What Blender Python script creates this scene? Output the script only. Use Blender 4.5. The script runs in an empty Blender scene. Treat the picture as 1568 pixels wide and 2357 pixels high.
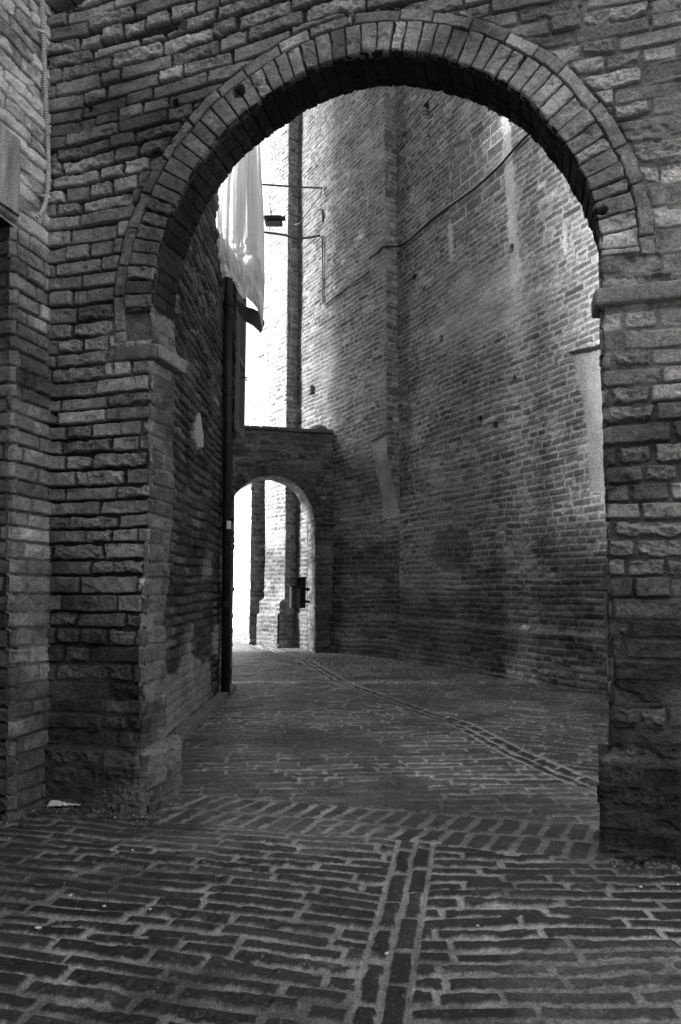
import bpy, math
import numpy as np
from mathutils import Vector

R = math.radians
scene = bpy.context.scene
C = scene.collection

# ------------------------------------------------------------------ camera
CAMH, PITCH, FPX, PW, PH = 1.05, R(6.25), 1571.0, 1568.0, 2357.0
cp, sp = math.cos(PITCH), math.sin(PITCH)
cam = bpy.data.cameras.new('camera'); camo = bpy.data.objects.new('camera', cam); C.objects.link(camo)
camo.location = (0, 0, CAMH); camo.rotation_euler = (math.pi/2 + PITCH, 0, 0)
cam.sensor_fit = 'VERTICAL'; cam.sensor_height = 24.0
cam.lens = 24.0*FPX/PH; cam.clip_end = 2000; cam.clip_start = .05
scene.camera = camo
O = np.array([0, 0, CAMH])

def ray(px, py):
    x = (px-PW/2)/FPX; y = -(py-PH/2)/FPX
    return np.array([x, cp-y*sp, sp+y*cp])
def floor(px, py, z=0.0):
    d = ray(px, py); return O + d*((z-CAMH)/d[2])

class Plane:
    """vertical plane: origin p (on the floor), direction a along it, n = outward normal"""
    def __init__(s, p, a, n_toward=(0, -1, 0), lean=0.0):
        s.lean = lean
        s.p = np.array([p[0], p[1], 0.0]); a = np.array([a[0], a[1], 0.0]); s.a = a/np.linalg.norm(a)
        n = np.array([-s.a[1], s.a[0], 0.0])
        if n @ np.array(n_toward) < 0: n = -n
        s.n = n
    def uv(s, px, py, off=0.0):
        d = ray(px, py); q = s.p + s.n*off
        t = ((q-O) @ s.n - s.lean*O[2])/(d @ s.n + s.lean*d[2]); P = O + d*t
        return (P-s.p) @ s.a, P[2]
    def P(s, u, v, h):
        u = np.asarray(u, float); v = np.asarray(v, float); h = np.asarray(h, float)
        out = s.p + u[..., None]*s.a + (h-s.lean*v)[..., None]*s.n
        out[..., 2] = v
        return out
    def px(s, px, py, off=0.0):
        u, v = s.uv(px, py, off); return s.p + s.a*u + s.n*(off-s.lean*v) + np.array([0, 0, v])

# ------------------------------------------------------------------ noise
_rs = np.random.RandomState(7)
_T = _rs.rand(256, 256).astype(np.float32)*2-1
def vn(x, y, k=0):
    x = x+k*17.31; y = y+k*9.77
    xi = np.floor(x); yi = np.floor(y)
    fx = (x-xi).astype(np.float32); fy = (y-yi).astype(np.float32)
    fx = fx*fx*(3-2*fx); fy = fy*fy*(3-2*fy)
    xi = xi.astype(np.int64); yi = yi.astype(np.int64)
    x0 = (xi+k*53) & 255; x1 = (x0+1) & 255; y0 = (yi+k*91) & 255; y1 = (y0+1) & 255
    a = _T[x0, y0]; b = _T[x1, y0]; c = _T[x0, y1]; d = _T[x1, y1]
    return (a+(b-a)*fx)*(1-fy)+(c+(d-c)*fx)*fy
def fbm(x, y, o=4, k=0, g=.55):
    s = 0; a = 1; t = 0
    for i in range(o):
        s = s+a*vn(x, y, k+i*3+1); t += a; a *= g; x = x*2.03; y = y*2.03
    return s/t*1.5
def ss(a, b, x):
    t = np.clip((x-a)/(b-a), 0, 1); return t*t*(3-2*t)
def lerp(a, b, t): return a+(b-a)*t

# ------------------------------------------------------------------ brick bond
BIG = 1000.0
class Bond:
    def __init__(s, seed, v0, v1, u0, u1, c=.082, cv=.12, lens=((.30, .62), (.145, .38)), lv=.08, rows=None, rowlens=None):
        r = np.random.RandomState(seed); s.u0 = u0
        if rows is None:
            rows = [v0]
            while rows[-1] < v1: rows.append(rows[-1]+c*(1+r.uniform(-cv, cv)))
        s.rows = np.array(rows); flat = []
        for i in range(len(rows)-1):
            L = (rowlens[i] if rowlens else lens)
            x = -r.uniform(.02, .3); flat.append(i*BIG-50); flat.append(i*BIG+x)
            while x < u1-u0+.3:
                q = r.rand(); acc = 0
                for (l, p) in L:
                    acc += p
                    if q <= acc: break
                x += l*(1+r.uniform(-lv, lv)); flat.append(i*BIG+x)
        flat.append(len(rows)*BIG)
        s.flat = np.array(flat); n = len(flat)+2
        s.off = r.normal(0, 1, n).astype(np.float32); s.tu = r.normal(0, 1, n).astype(np.float32)
        s.tv = r.normal(0, 1, n).astype(np.float32); s.tone = r.normal(0, 1, n).astype(np.float32)
        s.er = r.rand(n).astype(np.float32); s.q = r.rand(n).astype(np.float32)
    def at(s, u, v):
        r = np.clip(np.searchsorted(s.rows, v, side='right')-1, 0, len(s.rows)-2)
        key = r*BIG+(u-s.u0)
        i = np.clip(np.searchsorted(s.flat, key, side='right')-1, 0, len(s.flat)-2)
        bl = s.flat[i]-r*BIG+s.u0; br = s.flat[i+1]-r*BIG+s.u0
        vb = s.rows[r]; vt = s.rows[r+1]
        return i, bl, br, vb, vt

def field(B, u, v, j=.010, depth=.018, flush=0., rough=1., tone=.2, tvar=.22, mtone=.3, extra=None,
          rad=.008, off=.0035, er=.18, wu=None, wv=None, k=0, sag=.012, warp=1.0, bev=.004):
    """height + albedo of irregular old brickwork"""
    wu = u if wu is None else wu; wv = v if wv is None else wv
    u_ = u + warp*(.004*fbm(wu*9, wv*14, 3, k+1)+.0018*fbm(wu*45, wv*45, 2, k+2))
    v_ = v + warp*(sag*fbm(wu*.9, wv*1.1, 2, k+3)+.0035*fbm(wu*6, wv*9, 2, k+4)+.0018*fbm(wu*38, wv*38, 2, k+5))
    i, bl, br, vb, vt = B.at(u_, v_)
    du = np.minimum(u_-bl, br-u_); dv = np.minimum(v_-vb, vt-v_)
    d = np.where((du < rad+j/2) & (dv < rad+j/2), rad+j/2-np.hypot(rad+j/2-du, rad+j/2-dv), np.minimum(du, dv))
    if extra is not None: d = np.minimum(d, extra)
    e = (B.er[i] < er)*1.0
    n1 = fbm(wu*22, wv*26, 3, k+6); n2 = fbm(wu*70, wv*80, 3, k+7)
    d = d-j/2-rough*(.0019*n1+.0014*n2)-e*rough*(.003+.005*n1)
    m = ss(-.0015, bev, d)
    uc = (bl+br)/2; vc = (vb+vt)/2
    pil = -.35*rad*np.clip(1-d/rad, 0, 1)**2
    hb = off*B.off[i]+.02*B.tu[i]*np.clip(u_-uc, -.2, .2)+.05*B.tv[i]*np.clip(v_-vc, -.05, .05)+pil
    hb = hb+rough*((.0012+.0045*e)*n1+(.0011+.0018*e)*n2)
    # spalls
    sp_ = ss(.45, .8, fbm(wu*13, wv*17, 2, k+8)+.15*B.tone[i])
    hb = hb-rough*.006*sp_
    hm = -depth*(1-flush)+.0015*n1*rough+.0012*n2
    h = hm+(hb-hm)*m
    tb = tone*np.exp(tvar*B.tone[i])*(1+.30*n1+.26*n2)*(1+.30*fbm(wu*3, wv*3, 3, k+9))
    tb = tb*(1+.10*e)
    tm = mtone*(1+.25*n1+.2*n2)
    return h, np.clip(tm+(tb-tm)*m, .012, .85), m, i

# ------------------------------------------------------------------ mesh helpers
def new_obj(name, me, mat, parent=None):
    o = bpy.data.objects.new(name, me); C.objects.link(o)
    if mat is not None: me.materials.append(mat)
    if parent is not None: o.parent = parent
    return o
def raw_mesh(name, V, F, tone=None, smooth=True):
    me = bpy.data.meshes.new(name); V = np.asarray(V, np.float32); F = np.asarray(F, np.int32)
    me.vertices.add(len(V)); me.vertices.foreach_set('co', V.ravel())
    n = F.shape[1]
    me.loops.add(F.size); me.loops.foreach_set('vertex_index', F.ravel())
    me.polygons.add(len(F)); me.polygons.foreach_set('loop_start', np.arange(0, F.size, n, dtype=np.int32))
    me.polygons.foreach_set('loop_total', np.full(len(F), n, np.int32))
    me.update(calc_edges=True)
    if smooth: me.polygons.foreach_set('use_smooth', np.ones(len(F), bool))
    if tone is not None:
        a = me.attributes.new('tone', 'FLOAT', 'POINT'); a.data.foreach_set('value', np.asarray(tone, np.float32).ravel())
    return me
def grid_faces(ny, nx, flip=False):
    i = np.arange(ny*nx).reshape(ny, nx)
    f = np.stack([i[:-1, :-1], i[:-1, 1:], i[1:, 1:], i[1:, :-1]], -1).reshape(-1, 4)
    return f[:, ::-1] if flip else f
def compact(V, F, T):
    used = np.zeros(len(V), bool); used[F.ravel()] = True
    idx = np.cumsum(used)-1
    return V[used], idx[F], T[used]
def grid_obj(name, P, T, mat, parent=None, keep=None, flip=False):
    ny, nx = P.shape[:2]; F = grid_faces(ny, nx, flip)
    if keep is not None: F = F[keep.ravel()]
    V, F, T2 = compact(P.reshape(-1, 3), F, np.broadcast_to(T, (ny, nx)).reshape(-1))
    return new_obj(name, raw_mesh(name, V, F, T2), mat, parent)
def empty(name, loc=(0, 0, 0)):
    o = bpy.data.objects.new(name, None); C.objects.link(o); o.location = loc; return o
def tag(o, label, cat, group=None, kind=None):
    if label: o['label'] = label
    if cat: o['category'] = cat
    if group: o['group'] = group
    if kind: o['kind'] = kind
    return o
def local(o, parent):
    """keep world placement of a mesh whose vertices are in world space under a moved empty"""
    o.parent = parent; o.matrix_parent_inverse = parent.matrix_basis.inverted(); return o

class MB:
    def __init__(s): s.v = []; s.f = []
    def box(s, c, sx, sy, sz, ax=(1, 0, 0), ay=(0, 1, 0), az=(0, 0, 1), jit=0, rs=None):
        c = np.array(c, float); ax, ay, az = map(lambda q: np.array(q, float), (ax, ay, az)); b = len(s.v)
        for k in ((-1, -1, -1), (1, -1, -1), (1, 1, -1), (-1, 1, -1), (-1, -1, 1), (1, -1, 1), (1, 1, 1), (-1, 1, 1)):
            p = c+ax*k[0]*sx/2+ay*k[1]*sy/2+az*k[2]*sz/2
            if jit: p = p+rs.uniform(-jit, jit, 3)
            s.v.append(tuple(p))
        for f in ((0, 3, 2, 1), (4, 5, 6, 7), (0, 1, 5, 4), (1, 2, 6, 5), (2, 3, 7, 6), (3, 0, 4, 7)):
            s.f.append(tuple(b+i for i in f))
    def tube(s, pts, r, n=10, cap=True):
        pts = [np.array(p, float) for p in pts]; m = len(pts)
        rr = r if hasattr(r, '__len__') else [r]*m
        t0 = pts[1]-pts[0]; up = np.array([0, 0, 1.]) if abs(t0[2]) < .9*np.linalg.norm(t0) else np.array([1., 0, 0])
        b = len(s.v); prev = None
        for i, p in enumerate(pts):
            t = pts[min(i+1, m-1)]-pts[max(i-1, 0)]; t = t/(np.linalg.norm(t)+1e-9)
            x = np.cross(t, up) if prev is None else prev-t*(prev@t)
            x = x/(np.linalg.norm(x)+1e-9); prev = x; y = np.cross(t, x)
            for k in range(n):
                a = 2*math.pi*k/n; s.v.append(tuple(p+rr[i]*(math.cos(a)*x+math.sin(a)*y)))
        for i in range(m-1):
            for k in range(n):
                s.f.append((b+i*n+k, b+i*n+(k+1) % n, b+(i+1)*n+(k+1) % n, b+(i+1)*n+k))
        if cap:
            s.f.append(tuple(b+k for k in range(n))[::-1]); s.f.append(tuple(b+(m-1)*n+k for k in range(n)))
    def lathe(s, c, prof, n=32, a0=0, a1=2*math.pi):
        b = len(s.v); full = abs(a1-a0-2*math.pi) < 1e-6; m = n if full else n+1
        for (r, z) in prof:
            for k in range(m):
                a = a0+(a1-a0)*k/n; s.v.append((c[0]+r*math.cos(a), c[1]+r*math.sin(a), c[2]+z))
        for i in range(len(prof)-1):
            for k in range(n if full else n):
                k2 = (k+1) % m
                s.f.append((b+i*m+k, b+i*m+k2, b+(i+1)*m+k2, b+(i+1)*m+k))
    def poly(s, pts, f):
        b = len(s.v); s.v += [tuple(p) for p in pts]; s.f += [tuple(b+i for i in q) for q in f]
    def build(s, name, mat, parent=None, smooth=False, bevel=0, seg=2, sub=0):
        me = bpy.data.meshes.new(name); me.from_pydata(s.v, [], s.f); me.update()
        for p in me.polygons: p.use_smooth = smooth
        o = new_obj(name, me, mat, parent)
        if bevel:
            b = o.modifiers.new('bevel', 'BEVEL'); b.width = bevel; b.segments = seg; b.limit_method = 'ANGLE'
        return o

# ------------------------------------------------------------------ materials (all neutral greys: a black and white picture)
def nt(name, rough=.92, spec=.25):
    m = bpy.data.materials.new(name); m.use_nodes = True; t = m.node_tree; b = t.nodes['Principled BSDF']
    b.inputs['Roughness'].default_value = rough; b.inputs['Specular IOR Level'].default_value = spec
    return m, t, b
def masonry(name, gscale=260., gamp=.5, bscale=180., bump=.5, bdist=.002, rough=.93, spec=.2, gain=1.0):
    m, t, b = nt(name, rough, spec); N = t.nodes; L = t.links
    at = N.new('ShaderNodeAttribute'); at.attribute_name = 'tone'
    tc = N.new('ShaderNodeTexCoord')
    n1 = N.new('ShaderNodeTexNoise'); n1.inputs['Scale'].default_value = gscale; n1.inputs['Detail'].default_value = 3; n1.inputs['Roughness'].default_value = .7
    n2 = N.new('ShaderNodeTexNoise'); n2.inputs['Scale'].default_value = bscale; n2.inputs['Detail'].default_value = 4
    n3 = N.new('ShaderNodeTexNoise'); n3.inputs['Scale'].default_value = 2.3; n3.inputs['Detail'].default_value = 6; n3.inputs['Roughness'].default_value = .65
    for n in (n1, n2, n3): L.new(tc.outputs['Object'], n.inputs['Vector'])
    mr = N.new('ShaderNodeMapRange'); mr.inputs['From Min'].default_value = .3; mr.inputs['From Max'].default_value = .7
    mr.inputs['To Min'].default_value = (1-gamp)*gain; mr.inputs['To Max'].default_value = (1+gamp)*gain; L.new(n1.outputs['Fac'], mr.inputs['Value'])
    m3 = N.new('ShaderNodeMapRange'); m3.inputs['From Min'].default_value = .3; m3.inputs['From Max'].default_value = .7
    m3.inputs['To Min'].default_value = .72; m3.inputs['To Max'].default_value = 1.25; L.new(n3.outputs['Fac'], m3.inputs['Value'])
    mu = N.new('ShaderNodeMath'); mu.operation = 'MULTIPLY'; L.new(at.outputs['Fac'], mu.inputs[0]); L.new(mr.outputs[0], mu.inputs[1])
    mv = N.new('ShaderNodeMath'); mv.operation = 'MULTIPLY'; L.new(mu.outputs[0], mv.inputs[0]); L.new(m3.outputs[0], mv.inputs[1])
    L.new(mv.outputs[0], b.inputs['Base Color'])
    bp = N.new('ShaderNodeBump'); bp.inputs['Strength'].default_value = bump; bp.inputs['Distance'].default_value = bdist
    L.new(n2.outputs['Fac'], bp.inputs['Height']); L.new(bp.outputs['Normal'], b.inputs['Normal'])
    return m
def plain(name, g, rough=.8, metal=0, nscale=30., amp=.25, bump=.2, bdist=.002, stretch=None, spec=.3):
    m, t, b = nt(name, rough, spec); N = t.nodes; L = t.links; b.inputs['Metallic'].default_value = metal
    tc = N.new('ShaderNodeTexCoord'); n1 = N.new('ShaderNodeTexNoise'); n1.inputs['Scale'].default_value = nscale; n1.inputs['Detail'].default_value = 6
    if stretch:
        mp = N.new('ShaderNodeMapping'); mp.inputs['Scale'].default_value = stretch; L.new(tc.outputs['Object'], mp.inputs['Vector']); L.new(mp.outputs[0], n1.inputs['Vector'])
    else: L.new(tc.outputs['Object'], n1.inputs['Vector'])
    mr = N.new('ShaderNodeMapRange'); mr.inputs['From Min'].default_value = .3; mr.inputs['From Max'].default_value = .7
    mr.inputs['To Min'].default_value = g*(1-amp); mr.inputs['To Max'].default_value = g*(1+amp)
    L.new(n1.outputs['Fac'], mr.inputs['Value']); L.new(mr.outputs[0], b.inputs['Base Color'])
    bp = N.new('ShaderNodeBump'); bp.inputs['Strength'].default_value = bump; bp.inputs['Distance'].default_value = bdist
    L.new(n1.outputs['Fac'], bp.inputs['Height']); L.new(bp.outputs['Normal'], b.inputs['Normal'])
    return m
M_NEAR = masonry('old_brick_near', 150, .55, 170, .9, .003)
M_FAR = masonry('old_brick_far', 55, .45, 50, .6, .006)
M_GROUND = masonry('paving', 140, .6, 170, .7, .002, rough=.62, spec=.5)
M_PLASTER = plain('grey_cement', .17, .9, nscale=9, amp=.25, bump=.3)
M_WHITE = plain('white_plaster', .75, .9, nscale=6, amp=.08)
M_WOOD = plain('weathered_wood', .20, .85, nscale=9, amp=.55, bump=.8, bdist=.004, stretch=(5, 5, .5))
M_CONDUIT = plain('pale_plastic_conduit', .7, .45, nscale=40, amp=.12)
M_DARKMETAL = plain('dark_painted_metal', .018, .5, nscale=20, amp=.4)
M_PIPE = plain('dark_downpipe_paint', .022, .6, nscale=14, amp=.4, bump=.3)
M_GALV = plain('galvanised_steel', .12, .45, metal=.6, nscale=25, amp=.25)
M_BLACK = plain('black_cable', .02, .6, nscale=50, amp=.2)
M_GREYCABLE = plain('grey_cable', .10, .6, nscale=50, amp=.2)
M_PALECABLE = plain('pale_cable', .45, .6, nscale=50, amp=.2)
M_PAPER = plain('white_paper', .75, .8, nscale=60, amp=.12)
M_SHUTTER = plain('grey_shutter_paint', .16, .7, nscale=30, amp=.2)
M_ROOF = plain('roof_tile', .12, .9)
M_LEAF = plain('dull_weed_leaf', .08, .7)

def cloth_mat(name, g, trans):
    m = bpy.data.materials.new(name); m.use_nodes = True; t = m.node_tree; N = t.nodes; L = t.links
    for n in list(N):
        if n.type != 'OUTPUT_MATERIAL': N.remove(n)
    out = [n for n in N if n.type == 'OUTPUT_MATERIAL'][0]
    d = N.new('ShaderNodeBsdfDiffuse'); d.inputs['Color'].default_value = (g, g, g, 1)
    tr = N.new('ShaderNodeBsdfTranslucent'); tr.inputs['Color'].default_value = (g, g, g, 1)
    mx = N.new('ShaderNodeMixShader'); mx.inputs[0].default_value = trans
    L.new(d.outputs[0], mx.inputs[1]); L.new(tr.outputs[0], mx.inputs[2]); L.new(mx.outputs[0], out.inputs['Surface'])
    tc = N.new('ShaderNodeTexCoord'); n1 = N.new('ShaderNodeTexNoise'); n1.inputs['Scale'].default_value = 9; n1.inputs['Detail'].default_value = 4
    n1.inputs['Distortion'].default_value = 1.2
    L.new(tc.outputs['Object'], n1.inputs['Vector']); bp = N.new('ShaderNodeBump'); bp.inputs['Strength'].default_value = .5; bp.inputs['Distance'].default_value = .03
    L.new(n1.outputs['Fac'], bp.inputs['Height'])
    for q in (d, tr): L.new(bp.outputs['Normal'], q.inputs['Normal'])
    return m
M_SHEET = cloth_mat('white_sheet', .88, .5)
M_SHEET_SHADE = cloth_mat('sheet_shade', .05, .1)  # dark colour stands for shade inside the white sheet

# ------------------------------------------------------------------ world + sun
SUN_EL, SUN_AZ = R(40), None
tosun = np.array([-.98, -.08, 0]); tosun /= np.linalg.norm(tosun)
tosun = np.array([tosun[0]*math.cos(SUN_EL), tosun[1]*math.cos(SUN_EL), math.sin(SUN_EL)])
w = bpy.data.worlds.new('World'); scene.world = w; w.use_nodes = True
N = w.node_tree.nodes; L = w.node_tree.links
sky = N.new('ShaderNodeTexSky'); sky.sky_type = 'NISHITA'; sky.sun_disc = False
sky.sun_elevation = SUN_EL; sky.sun_rotation = math.atan2(tosun[0], tosun[1])
sky.dust_density = 3.0
bw = N.new('ShaderNodeRGBToBW'); L.new(sky.outputs[0], bw.inputs[0]); L.new(bw.outputs[0], N['Background'].inputs['Color'])
N['Background'].inputs['Strength'].default_value = .15
sl = bpy.data.lights.new('sun', 'SUN'); sl.energy = 3.4; sl.angle = R(13); slo = bpy.data.objects.new('sun', sl); C.objects.link(slo)
slo.rotation_euler = Vector(tuple(tosun)).to_track_quat('Z', 'Y').to_euler()
slo.location = (0, 0, 20)
scene.view_settings.view_transform = 'Standard'; scene.view_settings.look = 'None'
scene.view_settings.exposure = 2.15; scene.view_settings.gamma = 1.0

# ================================================================== FRONT ARCHWAY
c0 = floor(115, 1848); c1 = floor(1382, 1966)
FP = Plane(c0, c1-c0)                       # u = 0 at the inner corner with the left wall
pxL = [(341, 1874), (325, 1735), (326, 1690), (326, 1523), (328, 1400), (334, 1300), (344, 1200), (349, 1100), (347, 994),
       (349, 914), (348, 870), (352, 821), (352, 800), (357, 780), (350, 716), (345, 690)]
pxA = [(352, 665), (356, 641), (361, 606), (373, 556), (386, 516), (401, 481), (416, 441), (436, 411), (456, 376), (481, 346), (501, 320),
       (521, 296), (556, 265), (586, 243), (626, 215), (666, 187), (706, 165), (741, 150), (786, 136), (833, 124), (883, 119),
       (933, 122), (993, 130), (1033, 141), (1088, 157), (1123, 174), (1158, 192), (1194, 213), (1219, 235), (1239, 256), (1254, 275),
       (1284, 311), (1309, 348), (1331, 386), (1349, 421), (1362, 461), (1372, 510), (1379, 545), (1382, 590), (1384, 630)]
pxR = [(1382, 701), (1382, 777), (1387, 937), (1392, 1088), (1399, 1288), (1402, 1468), (1403, 1594), (1402, 1733), (1380, 1746), (1380, 1973)]
uvL = np.array([FP.uv(*p) for p in pxL]); uvA = np.array([FP.uv(*p) for p in pxA]); uvR = np.array([FP.uv(*p) for p in pxR])
VS = float((uvA[0, 1]+uvA[-1, 1])/2)         # springing height
UC = float((uvA[3, 0]+uvA[-3, 0])/2)
T1 = .25
print('front wall', FP.p, FP.a, FP.n, 'VS', VS, 'UC', UC, 'apex', uvA[:, 1].max(), 'width', uvA[-1, 0]-uvA[0, 0])

class Opening:
    """opening with jambs uL(v), uR(v) and an arch given in polar form round (uc, vs)"""
    def __init__(s, uvL, uvA, uvR, uc, vs, seed, wob=.003):
        s.uc, s.vs = uc, vs
        iL = np.argsort(uvL[:, 1]); s.Lv, s.Lu = uvL[iL, 1], uvL[iL, 0]
        iR = np.argsort(uvR[:, 1]); s.Rv, s.Ru = uvR[iR, 1], uvR[iR, 0]
        th = np.arctan2(uvA[:, 1]-vs, uvA[:, 0]-uc); rr = np.hypot(uvA[:, 1]-vs, uvA[:, 0]-uc)
        th = np.where(th < -math.pi/2, th+2*math.pi, th); i = np.argsort(th)
        tt = np.linspace(0, math.pi, 900); r = np.interp(tt, th[i], rr[i])
        ker = np.hanning(61); ker /= ker.sum(); r = np.convolve(np.pad(r, 30, mode='edge'), ker, 'valid')
        r = r+wob*fbm(tt*25, tt*0+seed, 3, seed)
        s.th, s.r = tt, r
        x = uc+r*np.cos(tt); y = vs+r*np.sin(tt)
        ds = np.hypot(np.diff(x), np.diff(y)); sl = np.concatenate([[0], np.cumsum(ds)])
        s.s = sl[-1]-sl            # from the left springing (theta = pi) to the right
        s.S = sl[-1]; s.wob = wob; s.seed = seed
        s.lu = uc-r[-1]; s.ru = uc+r[0]
    def uL(s, v): return np.where(v > s.vs-.04, lerp(np.interp(v, s.Lv, s.Lu), s.lu, ss(s.vs-.04, s.vs, v)), np.interp(v, s.Lv, s.Lu))+s.wob*fbm(v*12, v*0+3.3, 3, s.seed+1)
    def uR(s, v): return np.where(v > s.vs-.04, lerp(np.interp(v, s.Rv, s.Ru), s.ru, ss(s.vs-.04, s.vs, v)), np.interp(v, s.Rv, s.Ru))+s.wob*fbm(v*12, v*0+7.3, 3, s.seed+2)
    def dist(s, u, v):
        """signed distance outside the opening, and arc coordinate"""
        th = np.arctan2(np.maximum(v-s.vs, 0), u-s.uc); rr = np.hypot(u-s.uc, v-s.vs)
        R_ = np.interp(th, s.th, s.r); sa = np.interp(th, s.th, s.s)
        left = u < s.uc
        dj = np.where(left, s.uL(v)-u, u-s.uR(v)); sj = np.where(left, v-s.vs, s.S+(s.vs-v))
        up = v >= s.vs
        return np.where(up, rr-R_, dj), np.where(up, sa, sj), th, R_
    def snap(s, u, v):
        d, sa, th, R_ = s.dist(u, v); up = v >= s.vs
        un = np.where(up, s.uc+R_*np.cos(th), np.where(u < s.uc, s.uL(v), s.uR(v)))
        vn_ = np.where(up, s.vs+R_*np.sin(th), v)
        return un, vn_
    def path(s, step, v0=0.0):
        vl = np.arange(v0, s.vs, step); a = s.uL(vl)
        n = int(s.S/step); tt = np.linspace(math.pi, 0, n)
        r = np.interp(tt, s.th, s.r); vr = np.arange(s.vs, v0, -step)
        u = np.concatenate([a, s.uc+r*np.cos(tt), s.uR(vr)]); v = np.concatenate([vl, s.vs+r*np.sin(tt), vr])
        sa = np.concatenate([vl-s.vs, np.interp(tt, s.th, s.s), s.S+(s.vs-vr)])
        kind = np.concatenate([np.zeros(len(vl)), np.ones(n), np.full(len(vr), 2)])
        du = np.gradient(u); dv = np.gradient(v)
        ker = np.ones(9)/9; du = np.convolve(np.pad(du, 4, mode='edge'), ker, 'valid'); dv = np.convolve(np.pad(dv, 4, mode='edge'), ker, 'valid')
        nl = np.hypot(du, dv)+1e-9
        return u, v, sa, kind, dv/nl, -du/nl     # normal into the opening

def holed(OP, U, V):
    d, sa, th, R_ = OP.dist(U, V)
    ins = d < 0
    keep = ~(ins[:-1, :-1] & ins[:-1, 1:] & ins[1:, 1:] & ins[1:, :-1])
    un, vn_ = OP.snap(U, V)
    U2 = np.where(ins, un, U); V2 = np.where(ins, vn_, V)
    return U2, V2, keep, np.maximum(d, 0), sa

OP1 = Opening(uvL, uvA, uvR, UC, VS, 5)
u_max = FP.uv(1700, 1178)[0]
u_end = u_max+1.9
B_WALL = Bond(11, -.05, 4.6, -.5, u_end+.3)
VO, OUT = .160, .222
S1 = OP1.S
Bring = Bond(21, 0, 0, -.35, S1+.4, rows=[0, VO, OUT, 1.0], rowlens=[((.067, 1.),), ((.185, .6), (.15, .4)), ((.3, 1.),)], lv=.12)
VPL_L = FP.uv(323, 1729)[1]; VPL_R = FP.uv(1390, 1742)[1]

def front_heights(U, V, d, sa, OP):
    vo_zone = (V > OP.vs-.01)
    left = U < OP.uc
    oz = (sa > -.17) & (sa < OP.S+.02)
    # thick outer distance for the wall bricks meeting the ring
    ringd = np.where(oz, d-OUT-.002, 1.0)
    flush = np.clip(.0+.5*ss(.05, .7, fbm(U*1.3, V*1.1, 3, 31))+.45*ss(1.5, 2.6, U)+.6*ss(1.1, .5, V), 0, 1)
    mt = lerp(.05, .27, flush)
    depth = .030+.012*ss(.0, .7, fbm(U*4, V*6, 2, 32))
    Vw = V-.085*np.clip(U, 0, 1.4)*ss(2.2, 3.5, V)
    h, t, m, i = field(B_WALL, U, Vw, j=.013, depth=depth, flush=flush, tone=.29, mtone=mt, extra=ringd, off=.0055, er=.34, rad=.005, bev=.003, tvar=.24, rough=1.6, sag=.020, k=40, wu=U, wv=V)
    h2, t2, m2, i2 = field(Bring, sa, d, j=.0040, depth=.026, flush=.0, bev=.003, tone=.33, tvar=.20, mtone=.06, off=.003, er=.16, rad=.004, rough=1.25, wu=U, wv=V, k=60, sag=.002, warp=.7)
    zone = (vo_zone & (d < OUT)) | (oz & (d > VO) & (d < OUT))
    h = np.where(zone, h2+.006, h); t = np.where(zone, t2, t)
    # rounded, worn arris at the opening
    rr = .010+.012*np.abs(fbm(V*7, sa*7, 2, 33))+np.where(vo_zone, 0, .006)
    e = np.clip(1-d/rr, 0, 1); h = h-(rr*.9)*e**2
    vpl = np.where(left, VPL_L, VPL_R)
    pl = ss(.012, -.012, V-vpl+.006*fbm(U*9, V*0, 2, 34))
    h = h+np.where(left, .035, .02)*pl
    # ragged damp and dirt stains, and an even darkening towards the bottom
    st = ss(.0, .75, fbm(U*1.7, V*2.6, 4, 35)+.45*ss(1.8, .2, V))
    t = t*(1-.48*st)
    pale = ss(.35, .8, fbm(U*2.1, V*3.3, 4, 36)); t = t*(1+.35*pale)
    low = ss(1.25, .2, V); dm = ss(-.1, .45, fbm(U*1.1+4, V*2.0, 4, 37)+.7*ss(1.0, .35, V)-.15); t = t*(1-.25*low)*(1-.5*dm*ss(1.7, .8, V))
    return h, t, zone
STEP = .0036
uu = np.concatenate([np.arange(-.34, u_max, STEP), np.arange(u_max, u_end, .010)]); vv = np.arange(-.03, 4.5, STEP)
U, V = np.meshgrid(uu, vv); U2, V2, keep, d, sa = holed(OP1, U, V)
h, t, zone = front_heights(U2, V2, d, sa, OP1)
# a long open joint near the top left, and a void in the corner of the wall
jr_ = FP.uv(200, 108), FP.uv(420, 58); jl = np.abs(V2-(jr_[0][1]+(jr_[1][1]-jr_[0][1])*(U2-jr_[0][0])/(jr_[1][0]-jr_[0][0])+.008*fbm(U2*6, V2*0, 2, 38)))
op = ss(.026, .018, jl)*ss(jr_[0][0]-.03, jr_[0][0]+.03, U2)*ss(jr_[1][0]+.04, jr_[1][0]-.03, U2)
h = h-.07*op*(d > OUT+.02)
def quick(U, V, u, v, a, b, k, p=3):
    q = (np.abs((U-u)/a)**p+np.abs((V-v)/b)**p)+.5*fbm(U*18, V*18, 3, k)
    return ss(1.25, .75, q)
for (x, y, a, b, dp, kk_) in ((548, 212, .034, .034, .05, 601), (1384, 487, .022, .016, .08, 602), (150, 4, .13, .05, .10, 603), (402, 243*.98, .018, .03, .06, 604), (205, 245, .014, .03, .05, 605), (262, 850, .012, .03, .03, 606)):
    uu_, vv_ = FP.uv(x, y); q = quick(U2, V2, uu_, vv_, a, b, kk_); h = h-dp*q; t = t*(1-.45*q)
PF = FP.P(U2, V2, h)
arch = empty('brick_archway', tuple(FP.P(UC, 0., 0.)))
tag(arch, 'large near brick archway framing the whole view, bricks worn and uneven', 'archway')
zf = zone[:-1, :-1] & keep
def part(name, *a, **k): 
    o = grid_obj(name, *a, **k); return o
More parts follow.
